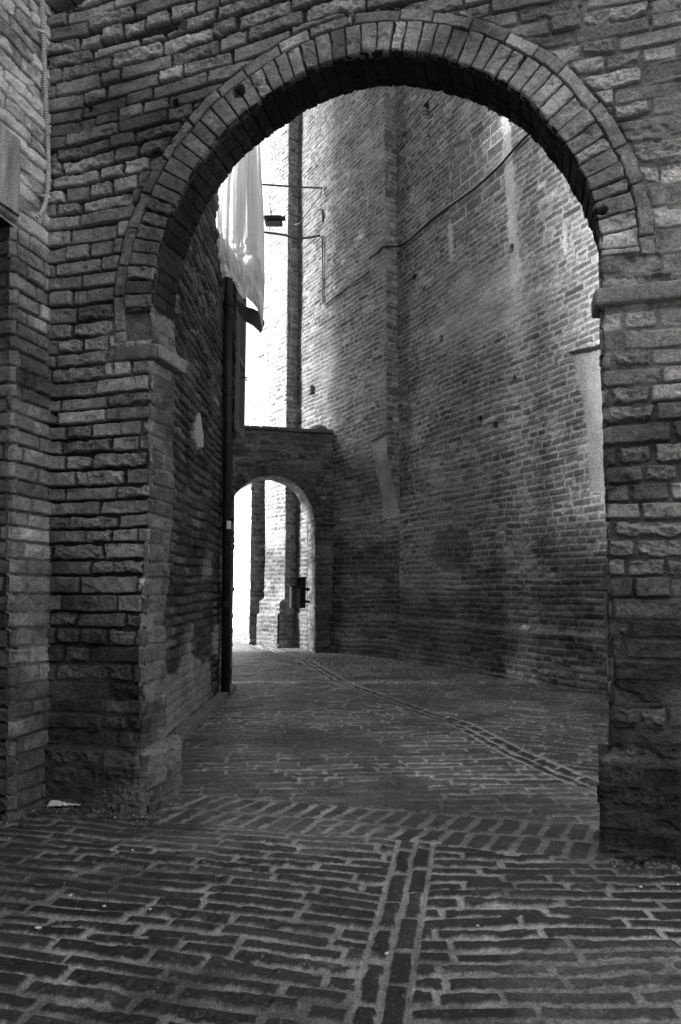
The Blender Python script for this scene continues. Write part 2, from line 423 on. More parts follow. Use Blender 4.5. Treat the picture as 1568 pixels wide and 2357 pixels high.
for nm, kp in (('brick_face', keep & ~zf), ('arch_ring', zf)):
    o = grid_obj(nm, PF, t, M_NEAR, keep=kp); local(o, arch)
# soffit and jambs
def reveal(OP, FPl, T, step, wstep, mat, tone, rowsB, seedk, extra=None, vt=.13, splay=None, jtone=None, plv=None):
    u, v, sa, kind, nx_, ny_ = OP.path(step, -.03)
    wv_ = np.arange(0, T+wstep*.5, wstep)
    Uc, W = np.meshgrid(u, wv_, indexing='ij'); Vc = v[:, None]+0*W; SA = sa[:, None]+0*W; K = kind[:, None]+0*W
    Bj = Bond(seedk, 0, 0, -.2, T+.2, rows=rowsB.rows, lens=((.26, .5), (.13, .5)))
    nv = int(OP.S/.067)+8
    Bs = Bond(seedk+1, 0, 0, -.2, T+.2, rows=np.arange(-3, nv+1)*.067+.01, lens=((.25, .6), (.125, .4)))
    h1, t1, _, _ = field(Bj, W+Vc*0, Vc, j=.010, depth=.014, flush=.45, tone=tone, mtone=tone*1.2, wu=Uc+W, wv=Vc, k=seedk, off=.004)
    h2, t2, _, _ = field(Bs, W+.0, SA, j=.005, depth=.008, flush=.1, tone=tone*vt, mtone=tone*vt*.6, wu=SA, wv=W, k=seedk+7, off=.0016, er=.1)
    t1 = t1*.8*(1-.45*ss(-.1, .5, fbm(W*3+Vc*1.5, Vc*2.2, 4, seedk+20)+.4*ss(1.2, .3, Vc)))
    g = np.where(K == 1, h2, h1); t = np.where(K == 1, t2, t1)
    g = g-.008*np.clip(1-W/.015, 0, 1)**2-.012*np.clip(1-(T-W)/.02, 0, 1)**2
    if extra is not None: g = g+extra(Uc, Vc, W, K)
    # turn the far edge outward behind the wall
    fl_ = np.array([.04, .09, .14]); g = np.concatenate([g, g[:, -1:]-fl_], 1); W = np.concatenate([W, np.full((len(u), 3), T+.002)], 1)
    t = np.concatenate([t, t[:, -1:]+0*fl_], 1); Uc = np.broadcast_to(u[:, None], W.shape); Vc = np.broadcast_to(v[:, None], W.shape)
    P = FPl.P(Uc+g*nx_[:, None], Vc+g*ny_[:, None], -W)
    return P, t, (u, v)
def ex1(Uc, Vc, W, K):
    g = np.where((K == 0) & (Vc < VPL_L), .012, 0.)
    g = g-np.where(K == 2, .22*W, 0)          # right jamb splays away from the passage
    a = np.where((K == 1), ss(VS+.5, VS, Vc)*(Uc > UC)*.10*W, 0)
    return g-a
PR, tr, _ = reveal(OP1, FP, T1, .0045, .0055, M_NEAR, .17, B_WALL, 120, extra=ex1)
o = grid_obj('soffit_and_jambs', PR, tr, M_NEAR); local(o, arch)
# back face and top
uu = np.arange(-.34, u_end, .05); vv = np.arange(-.03, 4.52, .04); U, V = np.meshgrid(uu, vv)
U2, V2 = U, V; dd_ = OP1.dist(U, V)[0]; keepb = (dd_[:-1, :-1] > .06) | (dd_[1:, 1:] > .06)
h_, t_, _, _ = field(B_WALL, U2, V2, j=.012, tone=.18, k=5)
o = grid_obj('back_face', FP.P(U2, V2, -T1-.004+0*h_), t_, M_NEAR, keep=keepb, flip=True); local(o, arch)
mb = MB(); mb.box(FP.P((u_end-.12)/2, 4.49, -T1/2-.01), u_end+.12, T1-.03, .06, ax=FP.a, ay=FP.n); o = mb.build('coping', M_PLASTER); local(o, arch)

# ---- lumpy slab helper: rounded box with displaced surface
def slab(name, pl, u0, u1, v0, v1, h0, h1, mat, tone, parent, seed, n=.006, rad=.012, step=.006):
    """worn block proud of a plane: front, sides, top and bottom as one displaced shell"""
    rs = seed
    us = np.arange(u0, u1+step*.5, step); prof = []
    # section loop in (v,h): bottom -> front -> top
    hb = np.arange(h0, h1, step); vf = np.arange(v0, v1, step); ht = np.arange(h1, h0, -step)
    sec = np.concatenate([np.stack([np.full(len(hb), v0), hb], 1), np.stack([vf, np.full(len(vf), h1)], 1), np.stack([np.full(len(ht), v1), ht], 1)])
    sv, sh = sec[:, 0], sec[:, 1]
    vc, hc = (v0+v1)/2, (h0+h1)/2
    # round the corners
    def rc(v, h):
        dv = np.maximum(np.abs(v-vc)-((v1-v0)/2-rad), 0)*np.sign(v-vc); dh = np.maximum(h-(h1-rad), 0)
        l = np.hypot(dv, dh); k = np.where(l > rad, rad/np.maximum(l, 1e-9), 1)
        return v-dv*(1-k), h-dh*(1-k)
    sv, sh = rc(sv, sh)
    Ug, Vg = np.meshgrid(us, sv); _, Hg = np.meshgrid(us, sh)
    q = np.arange(len(sv))[:, None]*step+0*Ug
    nn = n*(fbm(Ug*9, q*9, 3, rs)+.35*fbm(Ug*50, q*50, 3, rs+5))
    endr = np.minimum(Ug-u0, u1-Ug); cl = np.clip(1-endr/rad, 0, 1)**2
    Vg = Vg+(vc-Vg)*cl*.25+nn*np.sign(Vg-vc)*.5; Hg = Hg*(1-.0*cl)-cl*rad*.6*(Hg-h0)/(h1-h0)+nn*.6
    t = tone*(1+.3*fbm(Ug*6, q*6, 3, rs+9))*(1+.2*fbm(Ug*60, q*60, 2, rs+10))
    P = pl.P(Ug, Vg, Hg)
    ny, nx = Ug.shape; F = grid_faces(ny, nx)
    V_ = P.reshape(-1, 3); T_ = t.reshape(-1)
    # end caps
    caps = []
    for c in (0, nx-1):
        cen = P[:, c].mean(0); k = len(V_); V_ = np.vstack([V_, cen[None]]); T_ = np.append(T_, tone)
        col = np.arange(ny)*nx+c
        for a in range(ny-1): caps.append((col[a], col[a+1], k, k) if c else (col[a+1], col[a], k, k))
    me = raw_mesh(name, V_, F, T_)
    o = new_obj(name, me, mat)
    mc = MB(); 
    for c in (0, nx-1):
        pts = [tuple(x) for x in P[:, c]]; idx = list(range(len(pts)))
        mc.poly(pts, [idx if c else idx[::-1]])
    me2 = bpy.data.meshes.new(name+'_cap'); me2.from_pydata(mc.v, [], mc.f)
    a = me2.attributes.new('tone', 'FLOAT', 'POINT'); a.data.foreach_set('value', [tone]*len(me2.vertices))
    bmj = __import__('bmesh').new(); bmj.from_mesh(me); bmj.from_mesh(me2); bmj.to_mesh(me); bmj.free(); bpy.data.meshes.remove(me2)
    if parent is not None: local(o, parent)
    return o
# right impost slab
iu0 = FP.uv(1369, 680, .03)[0]; iv0, iv1 = FP.uv(1450, 696, .03)[1], FP.uv(1450, 656, .03)[1]
slab('impost', FP, iu0, u_end, iv0, iv1, -.12, .040, M_NEAR, .27, arch, 201, n=.004, rad=.012)
# left springer ledge: front piece and a return along the jamb
lu0, lu1 = FP.uv(262, 815, .02)[0], FP.uv(353, 805, .02)[0]
lv0, lv1 = FP.uv(352, 823, .02)[1], FP.uv(352, 790, .02)[1]
slab('impost', FP, lu0, lu1+.015, lv0, lv1, -.05, .022, M_NEAR, .2, arch, 211, n=.005, rad=.012)
JP = Plane(FP.P(lu1+.0, 0., 0.), -FP.n, (1, 0, 0))         # plane of the left jamb: u = depth behind the front
slab('impost', JP, -.012, T1+.03, lv0, lv1, -.05, .035, M_NEAR, .2, arch, 221, n=.005, rad=.012)
# left plinth return
pu = OP1.uL(np.array([.3]))[0]
JP2 = Plane(FP.P(pu, 0., 0.), -FP.n, (1, 0, 0))
us = np.arange(-.014, .36, .0045); vs_ = np.arange(-.03, VPL_L+.012, .0045)
U, V = np.meshgrid(us, vs_)
h, t, m, i = field(B_WALL, U, V, j=.010, depth=.012, flush=.5, tone=.16, mtone=.2, k=140, off=.005)
e = np.clip(1-(U+.014)/.03, 0, 1)**2+np.clip(1-(.36-U)/.03, 0, 1)**2; top = ss(VPL_L-.02, VPL_L+.03, V)
o = grid_obj('plinth', JP2.P(U, V, .042+h-.03*e-.055*top), t*.85, M_NEAR); local(o, arch)

# ================================================================== LEFT FOREGROUND WALL (a doorway jamb under a timber lintel)
LP = Plane(FP.p, FP.n, (1, 0, 0), lean=.057)          # u = distance from the corner toward the camera
TJ = LP.uv(30, 1200)[0]; ZL = LP.uv(30, 520)[1]
print('left wall: jamb at', TJ, 'lintel', ZL)
lwall = empty('brick_wall', tuple(LP.P(TJ, 0., 0.)))
tag(lwall, 'brick side wall at the left edge with a square doorway jamb, its top coloured brighter as if lit', 'wall')
B_LW = Bond(31, -.05, 4.6, -.5, 3.2, rows=B_WALL.rows)
uu = np.arange(-.06, 1.6, .0045); vv = np.arange(-.03, 4.6, .0045); U, V = np.meshgrid(uu, vv)
keepl = ~((U[:-1, :-1] > TJ) & (V[:-1, :-1] < ZL))
flush = np.clip(.25+.5*fbm(U*2, V*2, 3, 70)+.5*ss(1.3, .5, V), 0, 1)
h, t, m, i = field(B_LW, U, V, j=.012, depth=.022, flush=flush*.7, tone=.27, mtone=lerp(.06, .25, flush), k=71, off=.0045, er=.2, rad=.006, bev=.003)
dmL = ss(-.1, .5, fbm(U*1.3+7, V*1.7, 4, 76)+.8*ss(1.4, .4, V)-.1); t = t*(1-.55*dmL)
# crumbling upper part with pale patches, brightened further to stand for light
up = ss(2.75, 3.15, V+.25*fbm(U*2, V*2, 3, 72))
rr = fbm(U*5, V*9, 4, 73)
h = h+up*(.016*rr-.002); t = lerp(t*(1+.8*up), np.clip(.62+.25*rr, .1, .8), up*ss(-.10, .25, rr)*(.35+.6*m))
h = h-.02*np.clip(1-(TJ-U)/.02, 0, 1)**2*(V < ZL)*(U <= TJ+.01)
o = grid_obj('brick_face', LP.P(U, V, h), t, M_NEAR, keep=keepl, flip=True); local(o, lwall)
# jamb reveal of the doorway (faces the camera)
DP = Plane(LP.P(TJ, 0., 0.), FP.a)         # u negative = into the doorway
uu = np.arange(-.45, .004, .0045); vv = np.arange(-.03, ZL+.02, .0045); U, V = np.meshgrid(uu, vv)
h, t, m, i = field(Bond(33, 0, 0, -.6, .4, rows=B_WALL.rows), U, V, j=.010, depth=.016, flush=.1, tone=.22, mtone=.08, k=75, off=.005)
t = t*(1-.5*ss(-.1, .5, fbm(U*1.3+7, V*1.7, 4, 77)+.8*ss(1.4, .4, V)-.1))
h = h-.02*np.clip(1-(-U)/.02, 0, 1)**2
o = grid_obj('door_jamb', DP.P(U-.057*V, V, h-.002), t, M_NEAR); local(o, lwall)
mb = MB(); mb.box(LP.P(.75+TJ/2+.1, ZL+.06, -.26), 1.6, .46, .10, ax=LP.a, ay=LP.n); o = mb.build('lintel_slab', M_DARKMETAL); local(o, lwall)
mb = MB(); mb.box(LP.P(3.2, 4.2, -2.4), 6.6, 3.2, 8.4, ax=LP.a, ay=LP.n); mb.box(LP.P(3.2, 6.6, -.45), 6.6, .7, 3.9, ax=LP.a, ay=LP.n); mb.box(LP.P(4.1, 3., -.3), 4.9, .5, 6.0, ax=LP.a, ay=LP.n); o = mb.build('sun_block_wall', M_PLASTER); local(o, lwall)  # unseen upper mass added to keep direct sun off the near arch
mb = MB(); mb.box(LP.P(1.0, 1.2, -.55), 1.8, .06, 3., ax=LP.a, ay=LP.n); o = mb.build('recessed_door', M_WOOD); local(o, lwall)
# timber lintel boards on the face
zb, zt = LP.uv(38, 490, .03)[1], LP.uv(38, 300, .03)[1]
rsw = np.random.RandomState(4)
lin = MB(); t0 = LP.uv(53, 400, .03)[0]
us = np.arange(t0-.005, 1.55, .012); vs_ = np.linspace(zb, zt, 60)
U, V = np.meshgrid(us, vs_)
g = .012*np.abs(fbm(U*11+V*3, V*1.2, 2, 3))+.004*vn(U*70+V*9, V*2.2, 4)
edge = np.minimum(np.clip((U-(t0-.005))/.02, 0, 1), np.clip((zt-V)/.04, 0, 1))
o = grid_obj('timber_lintel', LP.P(U, V+.03*vn(U*9, V*0, 8)*(V > (zb+zt)/2), -.02+edge*.045+g), .42*(1+.35*fbm(U*40+V*4, V*3, 2, 5)), M_NEAR, flip=True); local(o, lwall)

# corrugated conduit in the corner
pts = [(97, -60), (98, 0), (100, 75), (104, 160), (107, 250), (111, 330), (112, 390), (110, 440), (103, 475), (92, 495), (78, 504)]
cpts = [LP.px(x, y, .022) for (x, y) in pts]
cpts[-1] = LP.px(78, 504, -.01)
def catmull(P, n=12):
    P = [np.array(p, float) for p in P]; P = [2*P[0]-P[1]]+P+[2*P[-1]-P[-2]]; out = []
    for i in range(1, len(P)-2):
        for k in range(n):
            t = k/n; a, b, c, d = P[i-1:i+3]
            out.append(.5*((2*b)+(-a+c)*t+(2*a-5*b+4*c-d)*t*t+(-a+3*b-3*c+d)*t**3))
    out.append(P[-2]); return out
def resample(P, step):
    P = np.array(P); s = np.concatenate([[0], np.cumsum(np.linalg.norm(np.diff(P, axis=0), axis=1))])
    q = np.arange(0, s[-1], step); return np.stack([np.interp(q, s, P[:, k]) for k in range(3)], 1)
cp_ = resample(catmull(cpts), .0034)
rad_ = .0082+.0034*np.array([0, 1, 1, 0]*(len(cp_)//4+1))[:len(cp_)]
cond = empty('conduit_pipe', tuple(cp_[-1])); tag(cond, 'pale ribbed flexible conduit running down the corner of the left wall', 'conduit')
mb = MB(); mb.tube(cp_, rad_, 12); co_ = mb.build('ribbed_tube', M_NEAR, smooth=True); local(co_, cond)
ta = co_.data.attributes.new('tone', 'FLOAT', 'POINT'); ta.data.foreach_set('value', np.repeat(np.where(rad_ > .010, .85, .22), 12).astype(np.float32))
for (x, y) in ((100, 76), (111, 455)):
    c = LP.px(x, y, .022); mb = MB()
    mb.tube([c+np.array([0, 0, -.006]), c+np.array([0, 0, .006])], .0145, 14); mb.box(c+LP.a*.012-LP.n*.012, .03, .02, .011, ax=LP.a, ay=LP.n)
    local(mb.build('clip', M_CONDUIT, smooth=False), cond)

# ================================================================== LEFT ALLEY BUILDING
XL = -1.19; ZE = 7.62
AP = Plane((XL, 3.3), (0, 1, 0), (1, 0, 0))
lb = empty('brick_house_or_shade_block', (XL-1.5, 5.5, 0)); tag(lb, 'dark brick house on the left behind the near arch, seen almost edge on', 'house')
B_AL = Bond(41, -.05, 7, -.5, 6, c=.078, cv=.16)
H1 = 4.9
uu = np.arange(.36, ZE-3.3, .010); vv = np.arange(-.02, H1, .009); U, V = np.meshgrid(uu, vv)
flush = np.clip(.2+.6*fbm(U*2, V*2, 3, 80), 0, 1)
h, t, m, i = field(B_AL, U, V, j=.016, depth=.03, flush=flush, tone=.075, mtone=lerp(.04, .12, flush), k=81, off=.007, er=.35, rad=.014, tvar=.3)
h = h+.014*fbm(U*2.2, V*2.2, 3, 82)+.006*fbm(U*9, V*9, 2, 83)
def patch(U, V, pl, poly, soft=.012, k=0, nz=.02):
    """mask of a polygon in wall coordinates with a ragged edge"""
    P = np.array(poly); U = U+nz*fbm(U*14, V*14, 3, k); V = V+nz*fbm(U*14, V*14, 3, k+5)
    d = np.full(U.shape, 1e9); ins = np.zeros(U.shape, bool); n = len(P)
    for i in range(n):
        a = P[i]; b = P[(i+1) % n]; e = b-a; wx = U-a[0]; wy = V-a[1]
        tt = np.clip((wx*e[0]+wy*e[1])/(e@e+1e-12), 0, 1)
        d = np.minimum(d, (wx-e[0]*tt)**2+(wy-e[1]*tt)**2)
        c1_ = V >= a[1]; c2_ = V < b[1]; c3_ = e[0]*wy > e[1]*wx
        ins ^= ((c1_ & c2_ & c3_) | (~c1_ & ~c2_ & ~c3_)) if False else (((a[1] > V) != (b[1] > V)) & (U < (b[0]-a[0])*(V-a[1])/(b[1]-a[1]+1e-12)+a[0]))
    d = np.sqrt(d)*np.where(ins, 1, -1)
    return ss(-soft, soft, d)
pp = patch(U, V, AP, [AP.uv(*q) for q in ((455, 950), (463, 1000), (463, 1030), (448, 1034), (442, 1010), (445, 970))], k=84, nz=.015)
h = lerp(h, .025+0*h, pp); t = lerp(t, .38+0*t, pp)
pp = ss(.25, .5, fbm(U*1.2, V*1.5, 3, 86)+.9*ss(1.5, .2, V)-.2)*ss(1.9, 1.0, V)
h = lerp(h, .012+.3*h, pp); t = lerp(t, .22*(1+.3*fbm(U*8, V*8, 3, 87)), pp)
o = grid_obj('wall', AP.P(U, V, h), t, M_FAR, flip=True, keep=~((U[:-1, :-1] > 2.95) & (V[:-1, :-1] > 4.46))); local(o, lb)
mb = MB(); mb.box((XL-1.56, 5.0, H1/2), 3.0, 2.5, H1); mb.box((XL-1.53, 4.45, 7.6), 3.0, 1.2, 15.2); mb.box((XL-1.56, 6.93, 2.2), 3.0, 1.3, 4.42); mb.box((XL-2.4, 6.99, 10.), 2.0, 1.24, 20.); mb.box((XL-1.0, ZE-.02, 2.2), 2.0, .05, 4.40)  # the two tallest boxes are unseen, added to block sun around the sheet
o = mb.build('house_body_and_sun_blocks', M_PLASTER); local(o, lb)
# kerb at its foot
k0, k1 = floor(436, 1692), floor(524, 1606)
mb = MB(); kd = (k1-k0)/np.linalg.norm(k1-k0); kn = np.array([kd[1], -kd[0], 0]); rk = np.random.RandomState(3)
L_ = np.linalg.norm(k1-k0); s_ = -1.6
while s_ < L_+.4:
    l = rk.uniform(.28, .42); mb.box(k0+kd*(s_+l/2)-kn*.05+np.array([0, 0, .012+rk.uniform(-.004, .004)]), l-.012, .10, .07, ax=kd, ay=kn, jit=.004, rs=rk); s_ += l
tag(mb.build('kerb_stone', M_PLASTER, bevel=.008), None, None, None, 'structure')

# downpipe
pb = floor(519, 1603); pb[0] += .0
ptop_px = 526
dpl = Plane((0, pb[1]), (1, 0, 0))
ptop = dpl.px(527, 560); ptop[1] = pb[1]
pipe = empty('downpipe', tuple(pb)); tag(pipe, 'dark metal downpipe on the far edge of the left house, leaning slightly', 'drainpipe')
top2 = ptop+(ptop-pb)/np.linalg.norm(ptop-pb)*1.0
mb = MB(); mb.tube([pb, top2], .043, 20); local(mb.build('pipe', M_PIPE, smooth=True), pipe)
for y in (1391, 905, 700):
    c = pb+(ptop-pb)*((dpl.px(520, y)[2])/ptop[2]); mb = MB(); dz = (ptop-pb)/np.linalg.norm(ptop-pb)
    mb.tube([c-dz*.03, c-dz*.026, c+dz*.02, c+dz*.03], [.045, .050, .050, .045], 20); mb.box(c+np.array([-.06, .0, 0]), .09, .03, .02)
    local(mb.build('collar', M_PIPE, smooth=False), pipe)
c = pb+(ptop-pb)*(dpl.px(520, 1209)[2]/ptop[2])
mb = MB(); mb.lathe(c, [(.0445, -.04), (.0455, -.038), (.0458, .03), (.0445, .04)], 14, R(-80), R(-12)); local(mb.build('paper_sticker', M_PAPER, smooth=True), pipe)
mb = MB(); mb.box(c+np.array([.052, 0, .05]), .03, .02, .045); local(mb.build('hook', M_PIPE), pipe)

# louvred shutter folded on the far end of the wall
sh = empty('shutter', (XL, 7.5, 2.8)); tag(sh, 'narrow grey louvred shutter folded back beyond the downpipe', 'shutter')
y0, y1, z0, z1 = 7.28, 7.80, 2.75, 4.45; xs = XL+.055
mb = MB(); 
for (a, b, c_, d_) in ((y0, y0+.05, z0, z1), (y1-.05, y1, z0, z1), (y0+.05, y1-.05, z0, z0+.06), (y0+.05, y1-.05, z1-.06, z1), (y0+.05, y1-.05, 3.55, 3.61)):
    mb.box((xs, (a+b)/2, (c_+d_)/2), .035, b-a, d_-c_)
local(mb.build('frame', M_SHUTTER), sh)
for za, zb_ in ((z0+.11, 3.5), (3.66, z1-.1)):
  mb = MB(); z = za
  while z < zb_:
    mb.box((xs, (y0+y1)/2, z), .05, y1-y0-.11, .012, ax=(.6, 0, .8), az=(-.8, 0, .6))
    z += .085
  local(mb.build('louvres', M_SHUTTER), sh)
mb = MB(); mb.tube([(xs+.02, 7.5, 3.4), (xs+.07, 7.5, 3.4), (xs+.07, 7.5, 3.36)], .008, 8); local(mb.build('catch', M_DARKMETAL), sh)

# plain unseen mass, added for the shade it throws
def shade_block(name, x0, x1, y0, y1, H, label, mat, roof=True, seed=0, wins=()):
    e = empty(name, ((x0+x1)/2, (y0+y1)/2, 0)); tag(e, label, 'house')
    mb = MB(); mb.box(((x0+x1)/2, (y0+y1)/2, H/2-.05), x1-x0, y1-y0, H+.1); local(mb.build('wall', mat), e)
    if roof:
        mb = MB(); o_ = .25
        a = [(x0-o_, y0-o_, H), (x1+o_, y0-o_, H), (x1+o_, y1+o_, H), (x0-o_, y1+o_, H), ((x0+x1)/2, y0-o_, H+.9), ((x0+x1)/2, y1+o_, H+.9)]
        mb.poly(a, [(0, 3, 2, 1), (0, 1, 4), (2, 3, 5), (1, 2, 5, 4), (3, 0, 4, 5)]); local(mb.build('roof', M_ROOF), e)
    return e

# ================================================================== TALL WALL ON THE RIGHT OF THE PASSAGE
a0, a1 = floor(1395, 1600), floor(765, 1491)
WA = Plane(a0, a1-a0, (-1, 0, 0))
us_ = WA.uv(923, 1520)[0]                     # first step in plan
pS = WA.P(us_, 0., 0.)
def turn(a, deg):
    c, s = math.cos(R(deg)), math.sin(R(deg)); return np.array([a[0]*c-a[1]*s, a[0]*s+a[1]*c, 0])
WB = Plane(pS, turn(WA.a, 5.5), (-1, 0, 0))
ub_ = None
for q in np.linspace(.5, 6, 1200):
    P = WB.P(q, 0., .22)
    if (P[0]/P[1])*FPX+784 < 682: ub_ = q; break
pC = WB.P(ub_, 0., .22)
WC = Plane(pC, turn(WB.a, 5), (-1, 0, 0))
uc_ = .68
print('WA', WA.p, WA.a, 'step', us_, pS, 'WB len', ub_, 'pC', pC)
HW = 12.5
tw = empty('tall_brick_wall', tuple(pS)); tag(tw, 'very tall brick wall of the passage, right side, with steps and plastered blind arches', 'wall')
def far_field(B, U, V, k, tone=.15):
    fl = np.clip(.45+.6*fbm(U*.8, V*.8, 3, k+50), 0, 1)
    h, t, m, i = field(B, U, V, j=.017, depth=.010, flush=fl*.8, tone=tone, mtone=tone*1.85, k=k, off=.0035, er=.25, rad=.008, tvar=.30, sag=.022, warp=1.2, bev=.006)
    h = h+.012*fbm(U*.9, V*.9, 3, k+51)+.045*ss(.62, .56, V+.03*fbm(U*2, V*0, 3, k+54))
    # lime wash remains and damp, each with its own outline
    pale = ss(.30, .75, fbm(U*.55+3.1, V*.6, 4, k+52)); t = lerp(t, tone*1.7+0*t, pale*.55)
    damp = ss(-.15, .85, fbm(U*.7, V*1.3, 4, k+53)+1.0*ss(2.5, .5, V)-.18-.5*ss(2.5, 4, V)); t = t*(1-.62*damp)
    return h, t
B_A = Bond(51, -.05, HW, -5, 8, c=.076, cv=.10, lens=((.27, .45), (.14, .55)))
def ugrid(a, b, f):
    o = [a]
    while o[-1] < b: o.append(o[-1]+f(o[-1]))
    o[-1] = b; return np.array(o)
uu = ugrid(-2.8, us_, lambda u: .011 if u > -.4 else .03)
vv = ugrid(-.03, HW, lambda v: .0105 if v < 8.6 else .05)
U, V = np.meshgrid(uu, vv); h, t = far_field(B_A, U, V, 200)
# blocked window of large blocks, pale vertical scar, putlog holes
def uvp(pl, pts): return [pl.uv(*p) for p in pts]
poly = uvp(WA, [(1035, 345), (1160, 262), (1160, 430), (1035, 540)])
win = patch(U, V, WA, poly, k=210, nz=.01)
Bw = Bond(52, 0, HW, -5, 8, c=.16, cv=.1, lens=((.34, .7), (.22, .3)))
hw, tw_, _, _ = field(Bw, U, V, j=.02, depth=.008, tone=.19, mtone=.40, k=214, off=.004, er=.05, rad=.01, tvar=.2)
h = lerp(h, hw-.01, win); t = lerp(t, tw_, win)
for pq in ([(1155, 275), (1172, 262), (1200, 640), (1178, 670)], [(1030, 520), (1040, 515), (1046, 600), (1036, 605)], [(1296, 505), (1303, 500), (1306, 585), (1298, 590)]):
    s_ = patch(U, V, WA, uvp(WA, pq), k=220, nz=.03); t = lerp(t, .40*(1+.2*fbm(U*5, V*5, 3, 221)), s_*.8); h = lerp(h, .004+0*h, s_*.8)
for pq, dp in (([(975, 240), (985, 236), (987, 276), (977, 280)], .12), ([(982, 310), (988, 308), (989, 322), (983, 324)], .05), ([(1180, 870), (1186, 866), (1187, 876), (1181, 880)], .04)):
    s_ = patch(U, V, WA, uvp(WA, pq), k=230, nz=.01); h = h-dp*s_; t = t*(1-.3*s_)
rh = np.random.RandomState(77)
for q in range(9):
    uq, vq = rh.uniform(.4, us_-.2), rh.uniform(2.2, 7.5); a_, b_ = rh.uniform(.03, .06), rh.uniform(.03, .06)
    s_ = ss(1.3, .8, (np.abs((U-uq)/a_)**4+np.abs((V-vq)/b_)**4)+.4*fbm(U*20, V*20, 2, 240+q)); h = h-.07*s_; t = t*(1-.5*s_)
for q in range(7):
    uq, vq = rh.uniform(.2, us_), rh.uniform(.8, 7.8); a_, b_ = rh.uniform(.25, .7), rh.uniform(.15, .5); f_ = rh.choice([.62, .72, 1.35, 1.5])
    s_ = ss(1.3, .9, (np.abs((U-uq)/a_)**4+np.abs((V-vq)/b_)**4)+.9*fbm(U*4, V*6, 3, 260+q)); t = t*lerp(1., f_, s_); h = h*lerp(1, .6, s_)
blur = patch(U, V, WA, uvp(WA, [(1060, 600), (1200, 590), (1240, 720), (1130, 780), (1010, 830), (1000, 760)]), k=234, nz=.25, soft=.12)
t = lerp(t, .30*(1+.25*fbm(U*3, V*3, 4, 235)), blur*.6); h = lerp(h, h*.35+.004, blur*.7)
# right plastered niche with a curved left edge
nich = uvp(WA, [(1310, 812), (1402, 790), (1402, 1133), (1356, 1133), (1351, 1040), (1344, 960), (1330, 880)])
nm_ = patch(U, V, WA, nich, k=240, nz=.004, soft=.006)
vb_, vt_ = nich[3][1], nich[0][1]
h = lerp(h, -.015-.035*np.clip((V-vb_)/(vt_-vb_), 0, 1)**2, nm_); t = lerp(t, .215*(1+.22*fbm(U*3, V*2, 4, 241))*(1+.1*fbm(U*40, V*12, 2, 242)), nm_)
o = grid_obj('near_wall_face', WA.P(U, V, h), t, M_FAR, flip=True); local(o, tw)
# WB with its projecting upper part
B_B = Bond(53, -.05, HW, -5, 8, c=.076, cv=.10, lens=((.27, .45), (.14, .55)))
LEN_B = 6.5
vn0 = WB.uv(900, 1192, .0)[1]; vn1 = WB.uv(872, 1006, .2)[1]
def stepoff(V, U=0.): return .22*np.maximum(ss(vn0, vn1-.1, V), ss(.35, 1.7, U))
uu = ugrid(0, ub_+.02, lambda u: .013); vv = ugrid(-.03, HW, lambda v: .0105 if v < 10.5 else .05)
U, V = np.meshgrid(uu, vv); h, t = far_field(B_B, U, V, 260)
# plastered curved transition
npoly = [(-.05, vn0), (.42, vn0), (.46, (vn0+vn1)/2), (.58, vn1-.15), (.62, vn1), (-.05, vn1+.05)]
nm_ = patch(U, V, WB, [(-.3, vn0), (WB.uv(880, 1195, .0)[0], vn0), (WB.uv(876, 1120, .06)[0], vn0+.5), (WB.uv(870, 1060, .14)[0], vn1-.35), (WB.uv(857, 1012, .2)[0], vn1-.04), (WB.uv(897, 995, .2)[0], vn1+.02), (WB.uv(903, 1010, .2)[0], vn1-.1), (-.3, vn1-.5)], k=262, nz=.006, soft=.008)
h = lerp(h, -.02+0*h, nm_); t = lerp(t, .38*(1+.25*fbm(U*4, V*3, 4, 263)), nm_)
for pq, dp in (([(738, 895), (748, 893), (748, 910), (739, 912)], .12), ([(689, 925), (696, 923), (696, 945), (690, 947)], .1), ([(700, 753), (708, 750), (709, 782), (701, 785)], .08)):
    s_ = patch(U, V, WB, uvp(WB, pq), k=266, nz=.01); h = h-dp*s_; t = t*(1-.5*s_)
o = grid_obj('middle_wall_face', WB.P(U, V, h+stepoff(V, U)), t, M_FAR, flip=True); local(o, tw)
# camera-facing side of the step (quoins)
def side(name, pl, u, h0, h1f, seed, tone=.17, vmin=-.03, vmax=HW):
    hs = np.linspace(0, 1, 24); vv = ugrid(vmin, vmax, lambda v: .0105 if v < 10.5 else .05)
    A, V = np.meshgrid(hs, vv); H = h0+A*(h1f(V)-h0)
    Bq = Bond(seed, 0, 0, -1, 2, rows=B_B.rows, lens=((.24, .5), (.13, .5)))
    g, t, m, i = field(Bq, H+.05, V, j=.014, depth=.012, flush=.4, tone=tone, mtone=tone*1.5, k=seed, off=.007, er=.3, tvar=.3, rad=.01)
    g = g-.01*np.clip(1-(1-A)*abs(h1f(5.)-h0)/.03, 0, 1)**2
    P = pl.P(u-g, V, H)
    return grid_obj(name, P, t, M_FAR, flip=False)
o = side('step_side', WB, 0., -.05, stepoff, 301); local(o, tw)
# WC buttress
vv = ugrid(-.03, HW, lambda v: .011 if v < 10.5 else .05)
BZ = WC.uv(640, 1384, .24)[1]
def coff(V): return .235+.10*ss(BZ+.06, BZ-.02, V)
uu = ugrid(0, uc_, lambda u: .012); U, V = np.meshgrid(uu, vv)
h, t = far_field(B_B, U, V, 320, tone=.19)
o = grid_obj('buttress_face', WC.P(U, V, h+coff(V)), t*1.05, M_FAR, flip=True); local(o, tw)
o = side('buttress_side', WC, 0., -.25, coff, 331); local(o, tw)
